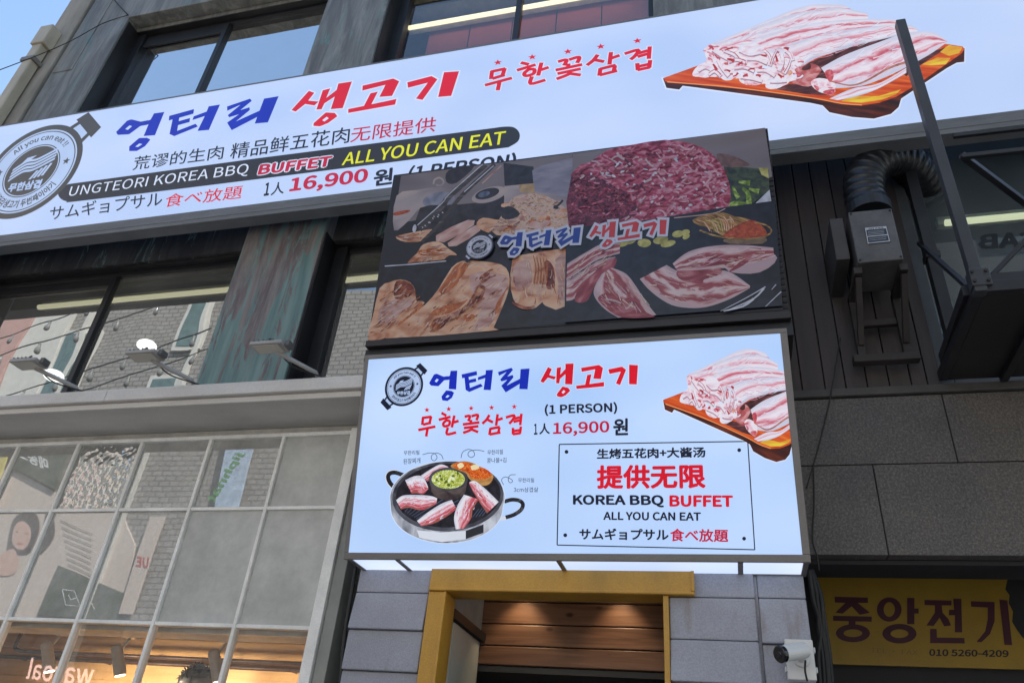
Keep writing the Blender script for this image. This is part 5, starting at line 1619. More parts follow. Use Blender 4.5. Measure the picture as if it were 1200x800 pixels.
mb.box(xL - 0.06, 4, 8, 8.2, 0, ROOF)
mb.box(4.0, 4.2, YR, 8.2, 0, ROOF)
mb.build('wall', surf('dark backing wall', (0.022, 0.022, 0.026), rough=0.7), sb)
# window to the right of the cladding
G_DARK = pane_mat('dim shop window glass', (0.5, 0.58, 0.58), refl=0.1, film=(0.20, 0.25, 0.28), film_amt=0.30)
mb = MB()
mb.box(xw, xw + 0.06, YR + 0.02, YR + 0.12, zst, 5.5)
mb.box(xw + 0.06, 4, YR + 0.02, YR + 0.12, zst, zst + 0.06)
for x in (2.2, 3.2): mb.box(x, x + 0.06, YR + 0.02, YR + 0.12, zst + 0.06, 5.5)
wf = mb.build('window', surf('grey blue window frame', (0.075, 0.085, 0.095), rough=0.5), sb, bevel=0.004)
for x0, x1 in ((xw + 0.06, 2.2), (2.26, 3.2), (3.26, 4.0)):
    mb = MB().box(x0, x1, YR + 0.07, YR + 0.076, zst + 0.06, 5.5)
    mb.build('pane', G_DARK, wf)
mb = MB().box(xw - 0.2, 4, 5.2, 5.25, zst, 5.52)
mb.box(xw - 0.3, xw - 0.2, YR + 0.3, 5.2, zst, 5.52)
mb.build('room_wall', surf('dim blue room wall', (0.12, 0.135, 0.145), rough=0.8), sb)
tube_thing((1108, 263), (1210, 250), 4.3, 'lit fluorescent lamp in the window on the far right behind the steel posts')
# reflection of a sign's lettering, painted mirrored on that window's outer face
wl = Plane((0, YR + 0.079, 0), 0)
a = Art(wl, crop(900, 200, 4.0), h0=0.0105)
a.text('CAB', (1272, 362), (985, 375), (1268, 288), surf('dark lettering reflection', (0.012, 0.016, 0.022), rough=0.5), 0.03)
o_ = a.build('lettering_reflection', wf)

# yellow signboard under the granite
YS = 5.0
PY = Plane(hitY(951, 780, YS), 0)
yl = thing('yellow_signboard', (1.0, YS, PY.p[2]), 'torn yellow signboard with maroon Korean lettering and a phone number, in shadow below the granite', 'signboard')
YELS = surf('faded yellow sign paint', (0.33, 0.205, 0.018), rough=0.5, var=0.14, scale=4, fine=0.05)
tx = [(951, 672.5), (1181, 677), (1178, 690), (1183, 697), (1182, 706), (1187, 716), (1186, 728), (1192, 738), (1198, 746), (1204, 752), (1204, 784), (974, 777.5)]
Q = [PY.uv(p) for p in tx]
mb = MB()
n = len(Q)
mb.add([PY.w(q_, 0.0) for q_ in Q] + [PY.w(q_, -0.02) for q_ in Q], [tuple(range(n)), tuple(reversed(range(n, 2 * n)))] + [(i, i + n, (i + 1) % n + n, (i + 1) % n) for i in range(n)])
pan = mb.build('board', YELS, yl)
MAR = surf('maroon sign paint', (0.06, 0.008, 0.02), rough=0.5, var=0.15)
kD = crop(900, 600, 4.0)
def block_poly(a, L): a.poly(L, MAR)
a = Art(PY, kD)
# heavy block syllables, traced
for L in ([(312, 395), (468, 399), (468, 424), (420, 424), (478, 470), (430, 480), (392, 440), (350, 474), (316, 470), (362, 424), (314, 422)],
          [(305, 484), (486, 488), (486, 512), (410, 511), (410, 530), (378, 530), (378, 510), (305, 508)],
          [(652, 400), (686, 401), (686, 450), (706, 450), (706, 474), (686, 474), (686, 524), (652, 523)],
          [(733, 410), (860, 413), (860, 436), (814, 436), (818, 470), (846, 500), (858, 530), (826, 534), (804, 494), (776, 532), (742, 530), (782, 470), (782, 436), (734, 434)],
          [(868, 404), (906, 405), (910, 562), (876, 562), (876, 482), (848, 482), (848, 456), (872, 456)],
          [(760, 545), (790, 546), (792, 586), (920, 588), (922, 614), (760, 612)],
          [(950, 416), (1062, 420), (1062, 510), (1040, 570), (1000, 608), (978, 606), (1018, 556), (1030, 500), (1030, 446), (952, 442)],
          [(1084, 408), (1122, 412), (1144, 622), (1108, 620)]):
    a.poly(L, MAR)
def ell_pts(c, rx, ry, n=40): return [(c[0] + rx * math.cos(2 * math.pi * k / n), c[1] + ry * math.sin(2 * math.pi * k / n)) for k in range(n)]
a.ring(ell_pts((398, 566), 80, 42), ell_pts((398, 566), 44, 18), MAR)
a.ring(ell_pts((568, 455), 58, 57), ell_pts((568, 455), 26, 34), MAR)
a.ring(ell_pts((616, 568), 80, 46), ell_pts((616, 568), 42, 20), MAR)
a.build('lettering', pan)
a = Art(PY, kD)
a.text('010 5260-4209', (755, 672), (1128, 678), (756, 640), surf('black sign paint', (0.02, 0.012, 0.012), rough=0.5), 0.02)
a.build('phone_number', pan)
a = Art(PY, kD)
a.text('TEL · FAX', (480, 657), (700, 668), (482, 634), surf('faded sign paint', (0.21, 0.14, 0.03), rough=0.5), 0.0)
a.build('faded_lettering', pan)

# ================================================================== THINGS ON THE FACADES
# floodlights on arms along the ledge
LAMPG = surf('light grey lamp casing', (0.30, 0.30, 0.30), rough=0.4, var=0.08)
LENS = surf('lamp glass', (0.50, 0.48, 0.42), rough=0.15, var=0.04)
FL_LABELS = ['grey floodlight on a slanting arm, leftmost of the three along the ledge', 'grey floodlight on a slanting arm, in front of the brick reflection between the other two', 'grey floodlight on a slanting arm in front of the verdigris pilaster']
fl_spec = [((90, 458), (33, 426)), ((226, 450), (175, 418)), ((371, 443), (323, 410))]
yf = 3.42
base0 = None
def make_flood():
    root = thing('floodlight', (0, 0, 0), FL_LABELS[0], 'floodlight', 'floodlights along the ledge')
    mb = MB().tube([(0, 0.05, 0), (0, -0.02, 0.03), (-0.165, -0.205, 0.07)], 0.013, 10)
    mb.build('arm', LAMPG, root, smooth=True)
    mb = MB().box(-0.03, 0.03, 0.0, 0.09, -0.002, 0.012)
    mb.build('foot_plate', LAMPG, root, bevel=0.002)
    hx, hy, hz = -0.19, -0.235, 0.072
    mb = MB().box(hx - 0.10, hx + 0.10, hy - 0.055, hy + 0.055, hz, hz + 0.022)
    hd = mb.build('lamp_head', LAMPG, root, bevel=0.005)
    mb = MB().box(hx - 0.086, hx + 0.075, hy - 0.043, hy + 0.043, hz - 0.004, hz - 0.0005)
    mb.build('lens', LENS, hd, bevel=0.001)
    mb = MB()
    for k in range(5): mb.box(hx - 0.09 + k * 0.03, hx - 0.085 + k * 0.03, hy - 0.045, hy + 0.045, hz + 0.023, hz + 0.038)
    MB().box(hx + 0.102, hx + 0.13, hy - 0.025, hy + 0.03, hz + 0.0, hz + 0.035).build('driver_box', surf('dark lamp back', (0.1, 0.1, 0.1), rough=0.5), hd, bevel=0.002)
    mb.build('cooling_fins', surf('dark lamp back', (0.1, 0.1, 0.1), rough=0.5), hd)
    mb = MB().tube(spline([(hx, hy - 0.02, hz + 0.04), (hx - 0.02, hy + 0.01, hz + 0.075), (hx - 0.06, hy + 0.02, hz + 0.065), (hx - 0.07, hy, hz + 0.04)], 5), 0.005, 6)
    mb.build('cable_loop', surf('black cable', (0.015, 0.015, 0.016), rough=0.6), hd, smooth=True)
    return root
def copy_tree(o, parent=None):
    c = o.copy()
    COL.objects.link(c)
    if parent is not None: c.parent = parent
    for ch in list(o.children): copy_tree(ch, c)
    return c
proto = make_flood()
for i, (pa, ph) in enumerate(fl_spec):
    o = proto if i == 0 else copy_tree(proto)
    p = hitY(pa[0], pa[1], yf)
    o.location = (float(p[0]), yf, 3.686)
    o['label'] = FL_LABELS[i]

# flex leads from the lamps to the ledge
for i, (pa, ph) in enumerate(fl_spec):
    p = hitY(pa[0], pa[1], yf)
    tag(MB().tube(spline([(p[0] - 0.17, yf - 0.19, 3.775), (p[0] - 0.10, yf - 0.10, 3.715), (p[0] + 0.03, yf + 0.0, 3.70), (p[0] + 0.10, yf + 0.09, 3.692)], 6), 0.004, 6).build('cable', surf('black cable', (0.015, 0.015, 0.016), rough=0.6), smooth=True),
        ['thin black lead of the leftmost floodlight on the ledge', 'thin black lead of the middle floodlight on the ledge', 'thin black lead of the floodlight in front of the verdigris pilaster'][i], 'cable')
# security camera on the right pier
zc0, zc1 = Z_(937, 798, 3.6), Z_(937, 751, 3.6)
xc0, xc1 = X_(921, 775, 3.6), X_(954, 775, 3.6)
cw = surf('white camera plastic', (0.62, 0.62, 0.61), rough=0.35, var=0.05)
cm = thing('security_camera', ((xc0 + xc1) / 2, 3.6, zc0), 'white bullet security camera on a square junction box at the corner pier', 'security camera')
mb = MB().box(xc0, xc1, 3.56, 3.612, zc0, zc1)
for z in (zc0 + 0.03, zc1 - 0.05): mb.box(xc0 - 0.008, xc0, 3.565, 3.60, z, z + 0.022); mb.box(xc1, xc1 + 0.008, 3.565, 3.60, z, z + 0.022)
mb.build('junction_box', cw, cm, bevel=0.008)
xm, zm = (xc0 + xc1) / 2 + 0.004, (zc0 + zc1) / 2 + 0.0
mb = MB().tube([(xm, 3.562, zm), (xm, 3.545, zm)], [0.034, 0.032], 20)
mb.tube([(xm, 3.548, zm), (xm, 3.50, zm + 0.012)], 0.018, 14)
mb.build('mount', cw, cm, smooth=False, bevel=0.003)
c_b = np.array([xm + 0.012, 3.49, zm + 0.022]); c_f = np.array([xm - 0.095, 3.40, zm - 0.016])
dv = (c_f - c_b) / np.linalg.norm(c_f - c_b)
mb = MB().tube([c_b - dv * 0.004, c_b, c_b + (c_f - c_b) * 0.3, c_f - dv * 0.02], [0.02, 0.03, 0.032, 0.032], 22)
bd = mb.build('camera_body', cw, cm, smooth=False, bevel=0.002)
mb = MB().tube([c_f - dv * 0.0195, c_f - dv * 0.004, c_f], [0.0335, 0.0335, 0.030], 22)
mb.build('front_ring', surf('black camera front', (0.012, 0.012, 0.014), rough=0.2), bd)
mb = MB().tube([c_f + dv * 0.0005, c_f + dv * 0.003], [0.014, 0.012], 16)
mb.build('lens', surf('camera lens', (0.01, 0.012, 0.02), rough=0.05), bd)
mb = MB().tube(spline([(xm + 0.01, 3.50, zm - 0.015), (xm + 0.006, 3.52, zm - 0.05), (xm + 0.012, 3.545, zm - 0.085)], 5), 0.004, 6)
mb.build('cable', surf('black cable', (0.015, 0.015, 0.016), rough=0.6), cm, smooth=True)

# extractor fan with flexible duct -------------------------------------------
DUCT = surf('black flexible duct', (0.010, 0.011, 0.014), rough=0.34, var=0.3, scale=8)
FANB = surf('grey fan casing', (0.085, 0.084, 0.087), rough=0.5, var=0.4, scale=5, fine=0.08)
RUST = surf('rusty dark bracket', (0.026, 0.021, 0.02), rough=0.7, var=0.5, scale=10)
BLK = surf('black steel', (0.013, 0.014, 0.018), rough=0.45, var=0.3, scale=6)
yb0 = 3.46
fx0, fx1 = X_(999, 275, yb0), X_(1052, 273, yb0)
fz0, fz1 = Z_(1028, 306, yb0), Z_(1022, 246, yb0)
fan = thing('extractor_fan', ((fx0 + fx1) / 2, 3.7, fz0), 'grey extractor fan box with a black ribbed duct, bracketed to the wooden cladding', 'extractor fan')
mb = MB().box(fx0, fx1, yb0, YR - 0.12, fz0, fz1)
bx = mb.build('fan_box', FANB, fan, bevel=0.006)
mb = MB()
for x in (fx0 + 0.012, fx1 - 0.012):
    for z in (fz0 + 0.015, fz1 - 0.015): mb.tube([(x, yb0 + 0.001, z), (x, yb0 - 0.006, z)], 0.006, 8)
mb.build('screws', RUST, bx)
mb = MB().box(X_(1014.5, 275, yb0), X_(1041, 275, yb0), yb0 - 0.004, yb0 - 0.0005, Z_(1028, 285.5, yb0), Z_(1026, 266, yb0))
lb = mb.build('rating_label', surf('blue black label', (0.025, 0.035, 0.055), rough=0.4), bx)
lp = Plane((0, yb0 - 0.0045, 0), 0)
a = Art(lp, crop(900, 200, 4.0), h0=0.0005)
LW = surf('pale label print', (0.42, 0.45, 0.5), rough=0.5)
a.poly([(456, 268), (552, 260), (553, 270), (458, 279)], LW)
a.text('AN FAN', (470, 277), (540, 270), (470, 270), surf('blue black label', (0.025, 0.035, 0.055)), 0.02)
for p0, p1 in (((462, 310), (564, 300)), ((470, 340), (568, 330)), ((456, 268), (470, 343)), ((552, 260), (570, 332))): a.stroke([p0, p1], 4, LW)
for k in range(3): a.stroke([(468 + k, 288 + k * 7 - 0.5), (545, 280 + k * 7)], 1.6, LW)
for k in range(2): a.stroke([(474 + k, 320 + k * 8), (555, 311 + k * 8)], 1.4, LW)
a.build('label_print', lb)
# left mounting plate and hanging frame
mb = MB()
pl0, pl1 = X_(977, 300, 3.56), X_(993, 300, 3.56)
mb.box(pl0, pl1, 3.5, YR - 0.002, Z_(985, 312, 3.56), Z_(982, 264, 3.56))
mb.build('side_plate', surf('grey brown side plate', (0.05, 0.046, 0.046), rough=0.6), fan, bevel=0.003)
mb = MB()
zf = Z_(1030, 419, YR - 0.06)
for x in (fx0 + 0.0, fx1 - 0.0):
    mb.box(x - 0.02, x + 0.02, YR - 0.1, YR - 0.06, zf, fz0 - 0.002)
    mb.box(x - 0.02, x + 0.02, yb0 + 0.03, YR - 0.06, fz0 - 0.045, fz0 - 0.003)
    mb.beam((x, yb0 + 0.06, fz0 - 0.05), (x, YR - 0.1, fz0 - 0.32), 0.03, 0.03)
mb.box(fx0 - 0.05, fx1 + 0.05, YR - 0.11, YR - 0.055, zf - 0.045, zf - 0.002)
mb.box(fx0 + 0.022, fx1 - 0.022, YR - 0.095, YR - 0.062, fz0 - 0.2, fz0 - 0.16)
mb.build('bracket', RUST, fan, bevel=0.003)
# duct path: up from the box top, over and back into the window
yd = 3.60
ctr = [hitY(1019, 250, yd), hitY(1013, 228, yd), hitY(1014, 206, yd), hitY(1030, 188, yd + 0.02), hitY(1053, 187, yd + 0.1), hitY(1073, 202, yd + 0.22), hitY(1090, 230, yd + 0.42)]
path = spline(ctr, 10)
ds = np.concatenate([[0], np.cumsum([np.linalg.norm(path[i + 1] - path[i]) for i in range(len(path) - 1)])])
n_ = 190
q_ = np.linspace(0, ds[-1], n_)
P_ = [np.array([np.interp(t, ds, [p[k] for p in path]) for k in range(3)]) for t in q_]
R0 = 0.108
rad = []
for t in q_:
    f1 = t / 0.05
    rid = 0.5 + 0.5 * math.cos(2 * math.pi * f1)
    rad.append(R0 * (1.0 + 0.045 * rid ** 6 - 0.015 * (0.5 - 0.5 * math.cos(2 * math.pi * f1)) + 0.012 * math.sin(t * 31)))
mb = MB().tube(P_, rad, 28, cap=True)
mb.build('duct', DUCT, fan, smooth=True)
mb = MB().tube([P_[0] + np.array([0, 0, -0.02]), P_[0] + np.array([0, 0, 0.05])], [R0 * 1.08, R0 * 1.08], 28)
mb.build('duct_collar', BLK, fan, bevel=0.003)

# steel platform frame at the right -------------------------------------------
wq = hitY(1105, 449, YR)
zd = float(wq[2])
xl_ = float(wq[0]) - 0.005
cfront = hitZ(1143, 344, zd)
yfp = float(cfront[1])
plat = thing('steel_platform', (xl_ + 0.8, yfp, zd), 'black steel platform with a tall post and diagonal braces at the right edge', 'steel platform')
mb = MB().box(xl_ + 0.02, 3.0, yfp + 0.02, YR - 0.035, zd, zd + 0.02)
mb.build('deck', surf('black deck underside', (0.012, 0.012, 0.014), rough=0.7), plat)
mb = MB()
mb.box(xl_ - 0.005, 3.0, yfp - 0.02, yfp + 0.018, zd - 0.004, zd + 0.05)
mb.box(xl_ - 0.02, xl_ + 0.018, yfp + 0.019, YR - 0.032, zd - 0.004, zd + 0.05)
mb.build('edge_frame', BLK, plat, bevel=0.003)
for k in range(4):
    MB().box(xl_ + 0.25 + k * 0.4, xl_ + 0.285 + k * 0.4, yfp + 0.022, YR - 0.04, zd - 0.03, zd - 0.001).build('joist', BLK, plat, bevel=0.002)
mb = MB()
for xx in (xl_ - 0.018, xl_ + 0.036):
    for zz_ in (zd + 0.04, zd + 0.09): mb.tube([(xx, yfp - 0.034, zz_), (xx, yfp - 0.046, zz_)], 0.008, 6)
mb.build('bolts', RUST, plat)
ztop = Z_(1061, 27, yfp)
STEEL_ = surf('dark grey post steel', (0.035, 0.038, 0.045), rough=0.42, var=0.25, scale=4, fine=0.05)
mb = MB().box(xl_ - 0.022, xl_ + 0.026, yfp - 0.03, yfp + 0.02, zd - 0.006, ztop)
mb.box(xl_ - 0.028, xl_ + 0.05, yfp - 0.036, yfp + 0.026, zd + 0.02, zd + 0.11)
mb.build('post', STEEL_, plat, bevel=0.003)
ybk = YR - 0.12
xbk = X_(1107, 360, ybk)
mb = MB().box(xbk - 0.03, xbk + 0.03, ybk - 0.03, ybk + 0.03, zd + 0.02, 5.4)
mb.box(xbk - 0.038, xbk + 0.038, ybk - 0.038, ybk + 0.038, Z_(1107, 304, ybk), Z_(1107, 297, ybk))
mb.build('post', BLK, plat, bevel=0.003)
def bar(p0, y0, p1, y1, w_=0.03):
    mb = MB().beam(hitY(*p0, y0), hitY(*p1, y1), w_, w_)
    mb.build('brace', BLK, plat, bevel=0.002)
bar((1077, 285), YR - 0.06, (1134, 336), yfp + 0.06, 0.022)
bar((1135, 340), yfp + 0.05, (1107, 420), ybk, 0.05)
bar((1127, 182), yfp + 0.02, (1215, 248), yfp + 0.3, 0.03)
bar((1163, 322), yfp + 0.02, (1215, 268), yfp + 0.02, 0.02)
bar((1157, 329), yfp + 0.005, (1260, 320), yfp + 0.005, 0.045)
bar((1126, 184), yfp, (1260, 170), yfp, 0.024)
bar((1117, 160), yfp, (1260, 143.5), yfp, 0.02)

# interior of the shop -----------------------------------------------------------
RAIL = surf('dark bronze rail', (0.06, 0.03, 0.02), rough=0.4, metal=0.4)
def rail(p0, p1, y, label, bend=None):
    a_, b_ = hitY(*p0, y), hitY(*p1, y)
    z = (a_[2] + b_[2]) / 2
    root = thing('clothes_rail', ((a_[0] + b_[0]) / 2, y, z), label, 'rail', 'bronze rails in the shop')
    pts = [(a_[0], y, z), (b_[0], y, z)]
    if bend: pts = spline([(a_[0] + 0.0, y, z + 0.14), (a_[0] - 0.01, y, z + 0.03), (a_[0] + 0.05, y, z)], 6) + [(b_[0], y, z)]
    MB().tube(pts, 0.014, 8).build('bar', RAIL, root, smooth=True)
    mb = MB()
    for k in range(4):
        x = a_[0] + (b_[0] - a_[0]) * (0.15 + 0.25 * k)
        mb.tube([(x, y, z), (x, 5.27, z)], 0.008, 6)
    mb.build('wall_bracket', RAIL, root)
rail((18, 760), (385, 781), 5.0, 'bronze clothes rail with a bent end, uppermost of the two on the amber shop wall', True)
rail((-40, 770), (388, 783), 5.16, 'bronze clothes rail, lower and further back of the two on the amber shop wall')
SPOT = surf('grey spotlight can', (0.36, 0.35, 0.33), rough=0.4)
SPL = ['grey ceiling spotlight behind the shopfront, leftmost of the three', 'grey ceiling spotlight behind the shopfront, middle of the three', 'grey ceiling spotlight behind the shopfront, beside the dark-haired person']
sp_proto = None
def make_spot():
    root = thing('spotlight', (0, 0, 0), SPL[0], 'spotlight', 'spotlights in the shop')
    MB().tube([(0.04, 0.02, 0.09), (0.0, 0.0, 0.0), (-0.0, 0.0, -0.0001)], 0.009, 8).build('stem', SPOT, root)
    MB().box(0.0, 0.09, -0.02, 0.05, 0.09, 0.115).build('mount', SPOT, root, bevel=0.003)
    c = MB().tube([(-0.02, -0.01, 0.04), (-0.015, -0.01, 0.03), (0.035, 0.03, -0.10), (0.042, 0.036, -0.125)], [0.02, 0.034, 0.037, 0.035], 18).build('can', SPOT, root, smooth=False)
    MB().tube([(0.0425, 0.0365, -0.1255), (0.0435, 0.0372, -0.129)], [0.03, 0.03], 16).build('lamp_face', glow('spot lamp face', (1, 0.86, 0.62), 3.0), c)
    return root
sp_proto = make_spot()
for i, px in enumerate(((56, 760), (138, 764), (252, 770))):
    o = sp_proto if i == 0 else copy_tree(sp_proto)
    p = hitY(px[0], px[1], 4.35)
    o.location = [float(v) for v in p]
    o['label'] = SPL[i]
    ld = bpy.data.lights.new('spot_beam', 'SPOT')
    ld.energy = 30; ld.color = (1.0, 0.86, 0.62); ld.spot_size = RAD(150); ld.spot_blend = 0.6; ld.shadow_soft_size = 0.05
    lo = bpy.data.objects.new('spot_beam', ld); COL.objects.link(lo)
    lo.location = (float(p[0]) + 0.06, float(p[1]) + 0.06, float(p[2]) - 0.16)
    lo.rotation_euler = Vector((0, -0.75, 0.65)).to_track_quat('Z', 'Y').to_euler()

# person in the shop: standing on the raised floor, seen through the glass
hp = hitY(226, 806, 4.75)
zf_ = 0.62
H_ = float(hp[2]) + 0.03 - zf_ + 0.10
def person(x, y, z, H):
    root = thing('person', (x, y, z), 'dark-haired person in a dark top standing inside the lit shop behind the glass', 'person')
    s = H / 1.72
    J = {'pel': (0, 0, .95), 'spi': (0, .01, 1.15), 'che': (0, .01, 1.34), 'nek': (0, .0, 1.47), 'hea': (0, -.015, 1.56), 'top': (0, -.01, 1.66),
         'shl': (-.17, .01, 1.42), 'ell': (-.23, .03, 1.12), 'wrl': (-.22, -.06, .88), 'hnl': (-.215, -.08, .80),
         'shr': (.17, .01, 1.42), 'elr': (.23, .03, 1.12), 'wrr': (.22, -.06, .88), 'hnr': (.215, -.08, .80),
         'hil': (-.09, 0, .90), 'knl': (-.10, -.01, .49), 'anl': (-.10, .02, .09), 'tol': (-.11, -.13, .03),
         'hir': (.09, 0, .90), 'knr': (.10, -.01, .49), 'anr': (.10, .02, .09), 'tor': (.11, -.13, .03)}
    Rr = {'pel': .14, 'spi': .125, 'che': .14, 'nek': .055, 'hea': .085, 'top': .07, 'shl': .06, 'ell': .042, 'wrl': .03, 'hnl': .035, 'shr': .06, 'elr': .042, 'wrr': .03, 'hnr': .035,
          'hil': .09, 'knl': .058, 'anl': .042, 'tol': .035, 'hir': .09, 'knr': .058, 'anr': .042, 'tor': .035}
    E_ = [('pel', 'spi'), ('spi', 'che'), ('che', 'nek'), ('nek', 'hea'), ('hea', 'top'), ('che', 'shl'), ('shl', 'ell'), ('ell', 'wrl'), ('wrl', 'hnl'), ('che', 'shr'), ('shr', 'elr'), ('elr', 'wrr'), ('wrr', 'hnr'),
          ('pel', 'hil'), ('hil', 'knl'), ('knl', 'anl'), ('anl', 'tol'), ('pel', 'hir'), ('hir', 'knr'), ('knr', 'anr'), ('anr', 'tor')]
    ks = list(J)
    me = bpy.data.meshes.new('body')
    me.from_pydata([tuple(c * s for c in J[k]) for k in ks], [(ks.index(a_), ks.index(b_)) for a_, b_ in E_], [])
    ob = link_mesh('body', me, root)
    sk = ob.modifiers.new('skin', 'SKIN')
    for v_, k in zip(me.skin_vertices[0].data, ks):
        v_.radius = (Rr[k] * s, Rr[k] * s * (0.7 if k in ('pel', 'spi', 'che') else 1))
    me.skin_vertices[0].data[0].use_root = True
    ob.modifiers.new('sub', 'SUBSURF').levels = 2
    ob.modifiers['sub'].render_levels = 2
    me.materials.append(surf('dark clothing', (0.05, 0.045, 0.05), rough=0.8))
    # hair cap, slightly ragged
    hb = MB()
    c = np.array([0, 0.0, 1.605]) * s + np.array([x, y, z])
    rr = random.Random(5)
    vs, fs = [], []
    nu, nv = 40, 18
    for i in range(nv + 1):
        th = math.pi * 0.66 * i / nv
        for k in range(nu):
            ph = 2 * math.pi * k / nu
            r_ = 0.112 * s * (1 + 0.05 * math.sin(ph * 9 + i) + rr.uniform(-0.025, 0.025))
            vs.append((c[0] + r_ * math.sin(th) * math.cos(ph), c[1] + 0.02 + 1.08 * r_ * math.sin(th) * math.sin(ph), c[2] + 1.12 * r_ * math.cos(th)))
    for i in range(nv):
        for k in range(nu): fs.append((i * nu + k, (i + 1) * nu + k, (i + 1) * nu + (k + 1) % nu, i * nu + (k + 1) % nu))
    hb.add(vs, fs)
    for k in range(120):
        th, ph = rr.uniform(0, 1.3), rr.uniform(0, 6.28)
        p = np.array([c[0] + .11 * s * math.sin(th) * math.cos(ph), c[1] + .02 + .115 * s * math.sin(th) * math.sin(ph), c[2] + .122 * s * math.cos(th)])
        d = (p - c) * rr.uniform(.03, .07) + np.array([rr.uniform(-.015, .015), 0, rr.uniform(-.01, .02)])
        hb.tube([p, p + d, p + d * 1.6 + np.array([0, 0, -.004])], [.007, .005, .001], 5)
    hb.build('hair', surf('black hair', (0.012, 0.010, 0.010), rough=0.5, var=0.3, scale=30), root, smooth=True)
    return root
person(float(hp[0]), 4.75, zf_, H_)
# porch downlights over the cedar boards
DL = ['recessed porch downlight over the cedar boards, nearer the left side wall', 'recessed porch downlight over the cedar boards, nearer the right yellow jamb']
for i, px in enumerate((612, 728)):
    p = hitY(px, 740, yb_)
    root = thing('downlight', (float(p[0]), yb_ - 0.13, zz[4] - 0.02), DL[i], 'downlight', 'porch downlights')
    MB().tube([(p[0], yb_ - 0.13, zz[4] + 0.008), (p[0], yb_ - 0.13, zz[4] - 0.01)], [0.04, 0.043], 18).build('ring', surf('downlight ring', (0.4, 0.38, 0.34), rough=0.4), root)
    MB().tube([(p[0], yb_ - 0.13, zz[4] - 0.0105), (p[0], yb_ - 0.13, zz[4] - 0.013)], [0.032, 0.03], 16).build('lamp_face', glow('downlight face', (1, 0.8, 0.55), 4.0), root)
    ld = bpy.data.lights.new('downlight_beam', 'SPOT')
    ld.energy = 1.9; ld.color = (1.0, 0.78, 0.5); ld.spot_size = RAD(84); ld.spot_blend = 0.8; ld.shadow_soft_size = 0.015
    lo = bpy.data.objects.new('downlight_beam', ld); COL.objects.link(lo)
    lo.location = (float(p[0]), yb_ - 0.13, zz[4] - 0.02)
    lo.rotation_euler = (RAD(14), 0, 0)

# cables -----------------------------------------------------------------------
WIRE = surf('black cable', (0.015, 0.015, 0.016), rough=0.6)
def cable(pts, r, label, name='cable', smooth=6):
    o = MB().tube(spline(pts, smooth), r, 6).build(name, WIRE, smooth=True)
    return tag(o, label, 'cable')
ya = YP - 0.02
ank = hitY(150, 18, ya)
cable([hitY(-140, 132, 3.0), hitY(0, 82, 3.25), hitY(75, 52, 3.45), hitY(120, 28, 3.58), ank], 0.0045, 'thin black overhead wire running from the sky at upper left to the building corner')
cable([hitY(112, -30, ya - 0.1), hitY(132, -2, ya - 0.03), ank], 0.007, 'short thick black wire coming down from above to the corner of the top window')
cable([hitY(985, 395, YR - 0.03), hitY(979, 430, YR - 0.04), hitY(972, 470, YR - 0.035), hitY(960, 520, YR - 0.03), hitY(945, 572, YR - 0.04)], 0.0035, 'thin dark wire slanting down across the cladding and the upper granite slab')
cable([hitY(953, 545, YR - 0.02), hitY(954, 590, YR - 0.03), hitY(952, 630, YR - 0.03), hitY(957, 650, YR - 0.03), hitY(960, 668, YR - 0.02)], 0.004, 'thin black wire hanging down the granite close to the box sign edge')
rr = random.Random(9)
for k in range(5):
    o_ = rr.uniform(-5, 5)
    j_ = lambda: rr.uniform(-3, 3)
    cable([hitY(949 + k + j_(), 668, 3.78 + 0.02 * k), hitY(955 + 2 * k + j_(), 700, 3.8), hitY(960 + 2.4 * k + j_(), 735, 3.82), hitY(962 + 3 * k + j_(), 770, 3.84), hitY(964 + 3 * k + j_(), 830, 3.86)], 0.008 + 0.004 * rr.random(),
          ['black cable, leftmost of the bundle between the pier and the yellow signboard', 'black cable, second from the left in the bundle beside the yellow signboard', 'black cable in the middle of the bundle beside the yellow signboard', 'black cable, second from the right in the bundle beside the yellow signboard', 'black cable lying closest to the yellow signboard'][k])
for k, (dx, lab) in enumerate(((0, 'grey conduit cable running down between the shopfront and the left block pier'), (7, 'thin black cable beside the conduit along the left block pier'))):
    cable([hitY(417 + dx * 0.8, 664, 3.66), hitY(411 + dx, 700, 3.66), hitY(404 + dx, 745, 3.66), hitY(400 + dx * 0.8, 790, 3.66), hitY(396 + dx, 840, 3.66)], 0.010 - 0.004 * k, lab)

# ================================================================== ACROSS THE STREET (seen in the glass)
S = 4.0
MG = Mirror(ys, S)          # mirror for the shopfront
MW = Mirror(YG + 0.05, S)   # mirror for the upper windows
m, nt, b = new_mat('pale street brick')
tc = coords(nt, 'Object', (1, 1, 1), (RAD(90), 0, 0))
br = N(nt, 'TexBrick', Scale=2.4)
br.inputs['Color1'].default_value = (0.33, 0.31, 0.29, 1); br.inputs['Color2'].default_value = (0.27, 0.25, 0.235, 1); br.inputs['Mortar'].default_value = (0.14, 0.13, 0.125, 1)
br.inputs['Mortar Size'].default_value = 0.03
nt.links.new(tc, br.inputs['Vector'])
nt.links.new(br.outputs[0], b.inputs['Base Color']); b.inputs['Roughness'].default_value = 0.85
BRICK = m
PINKW = surf('pink rendered wall', (0.48, 0.30, 0.27), rough=0.85, var=0.1)
WHTW = surf('off white rendered wall', (0.58, 0.56, 0.52), rough=0.85, var=0.1)
TEALW = surf('teal window glass', (0.13, 0.19, 0.185), rough=0.15)
ob = thing('brick_building', (-6, -S, 0), 'pale brick building across the street, mirrored in the windows', 'building')
p_tr = MW.uv((262, 330))
x_pk = MW.uv((35, 400))[0]; x_wh = MW.uv((98, 360))[0]
z_top = MW.uv((215, 318))[1]
x_st = MW.uv((240, 330))[0]; z_st = MW.uv((256, 356))[1]
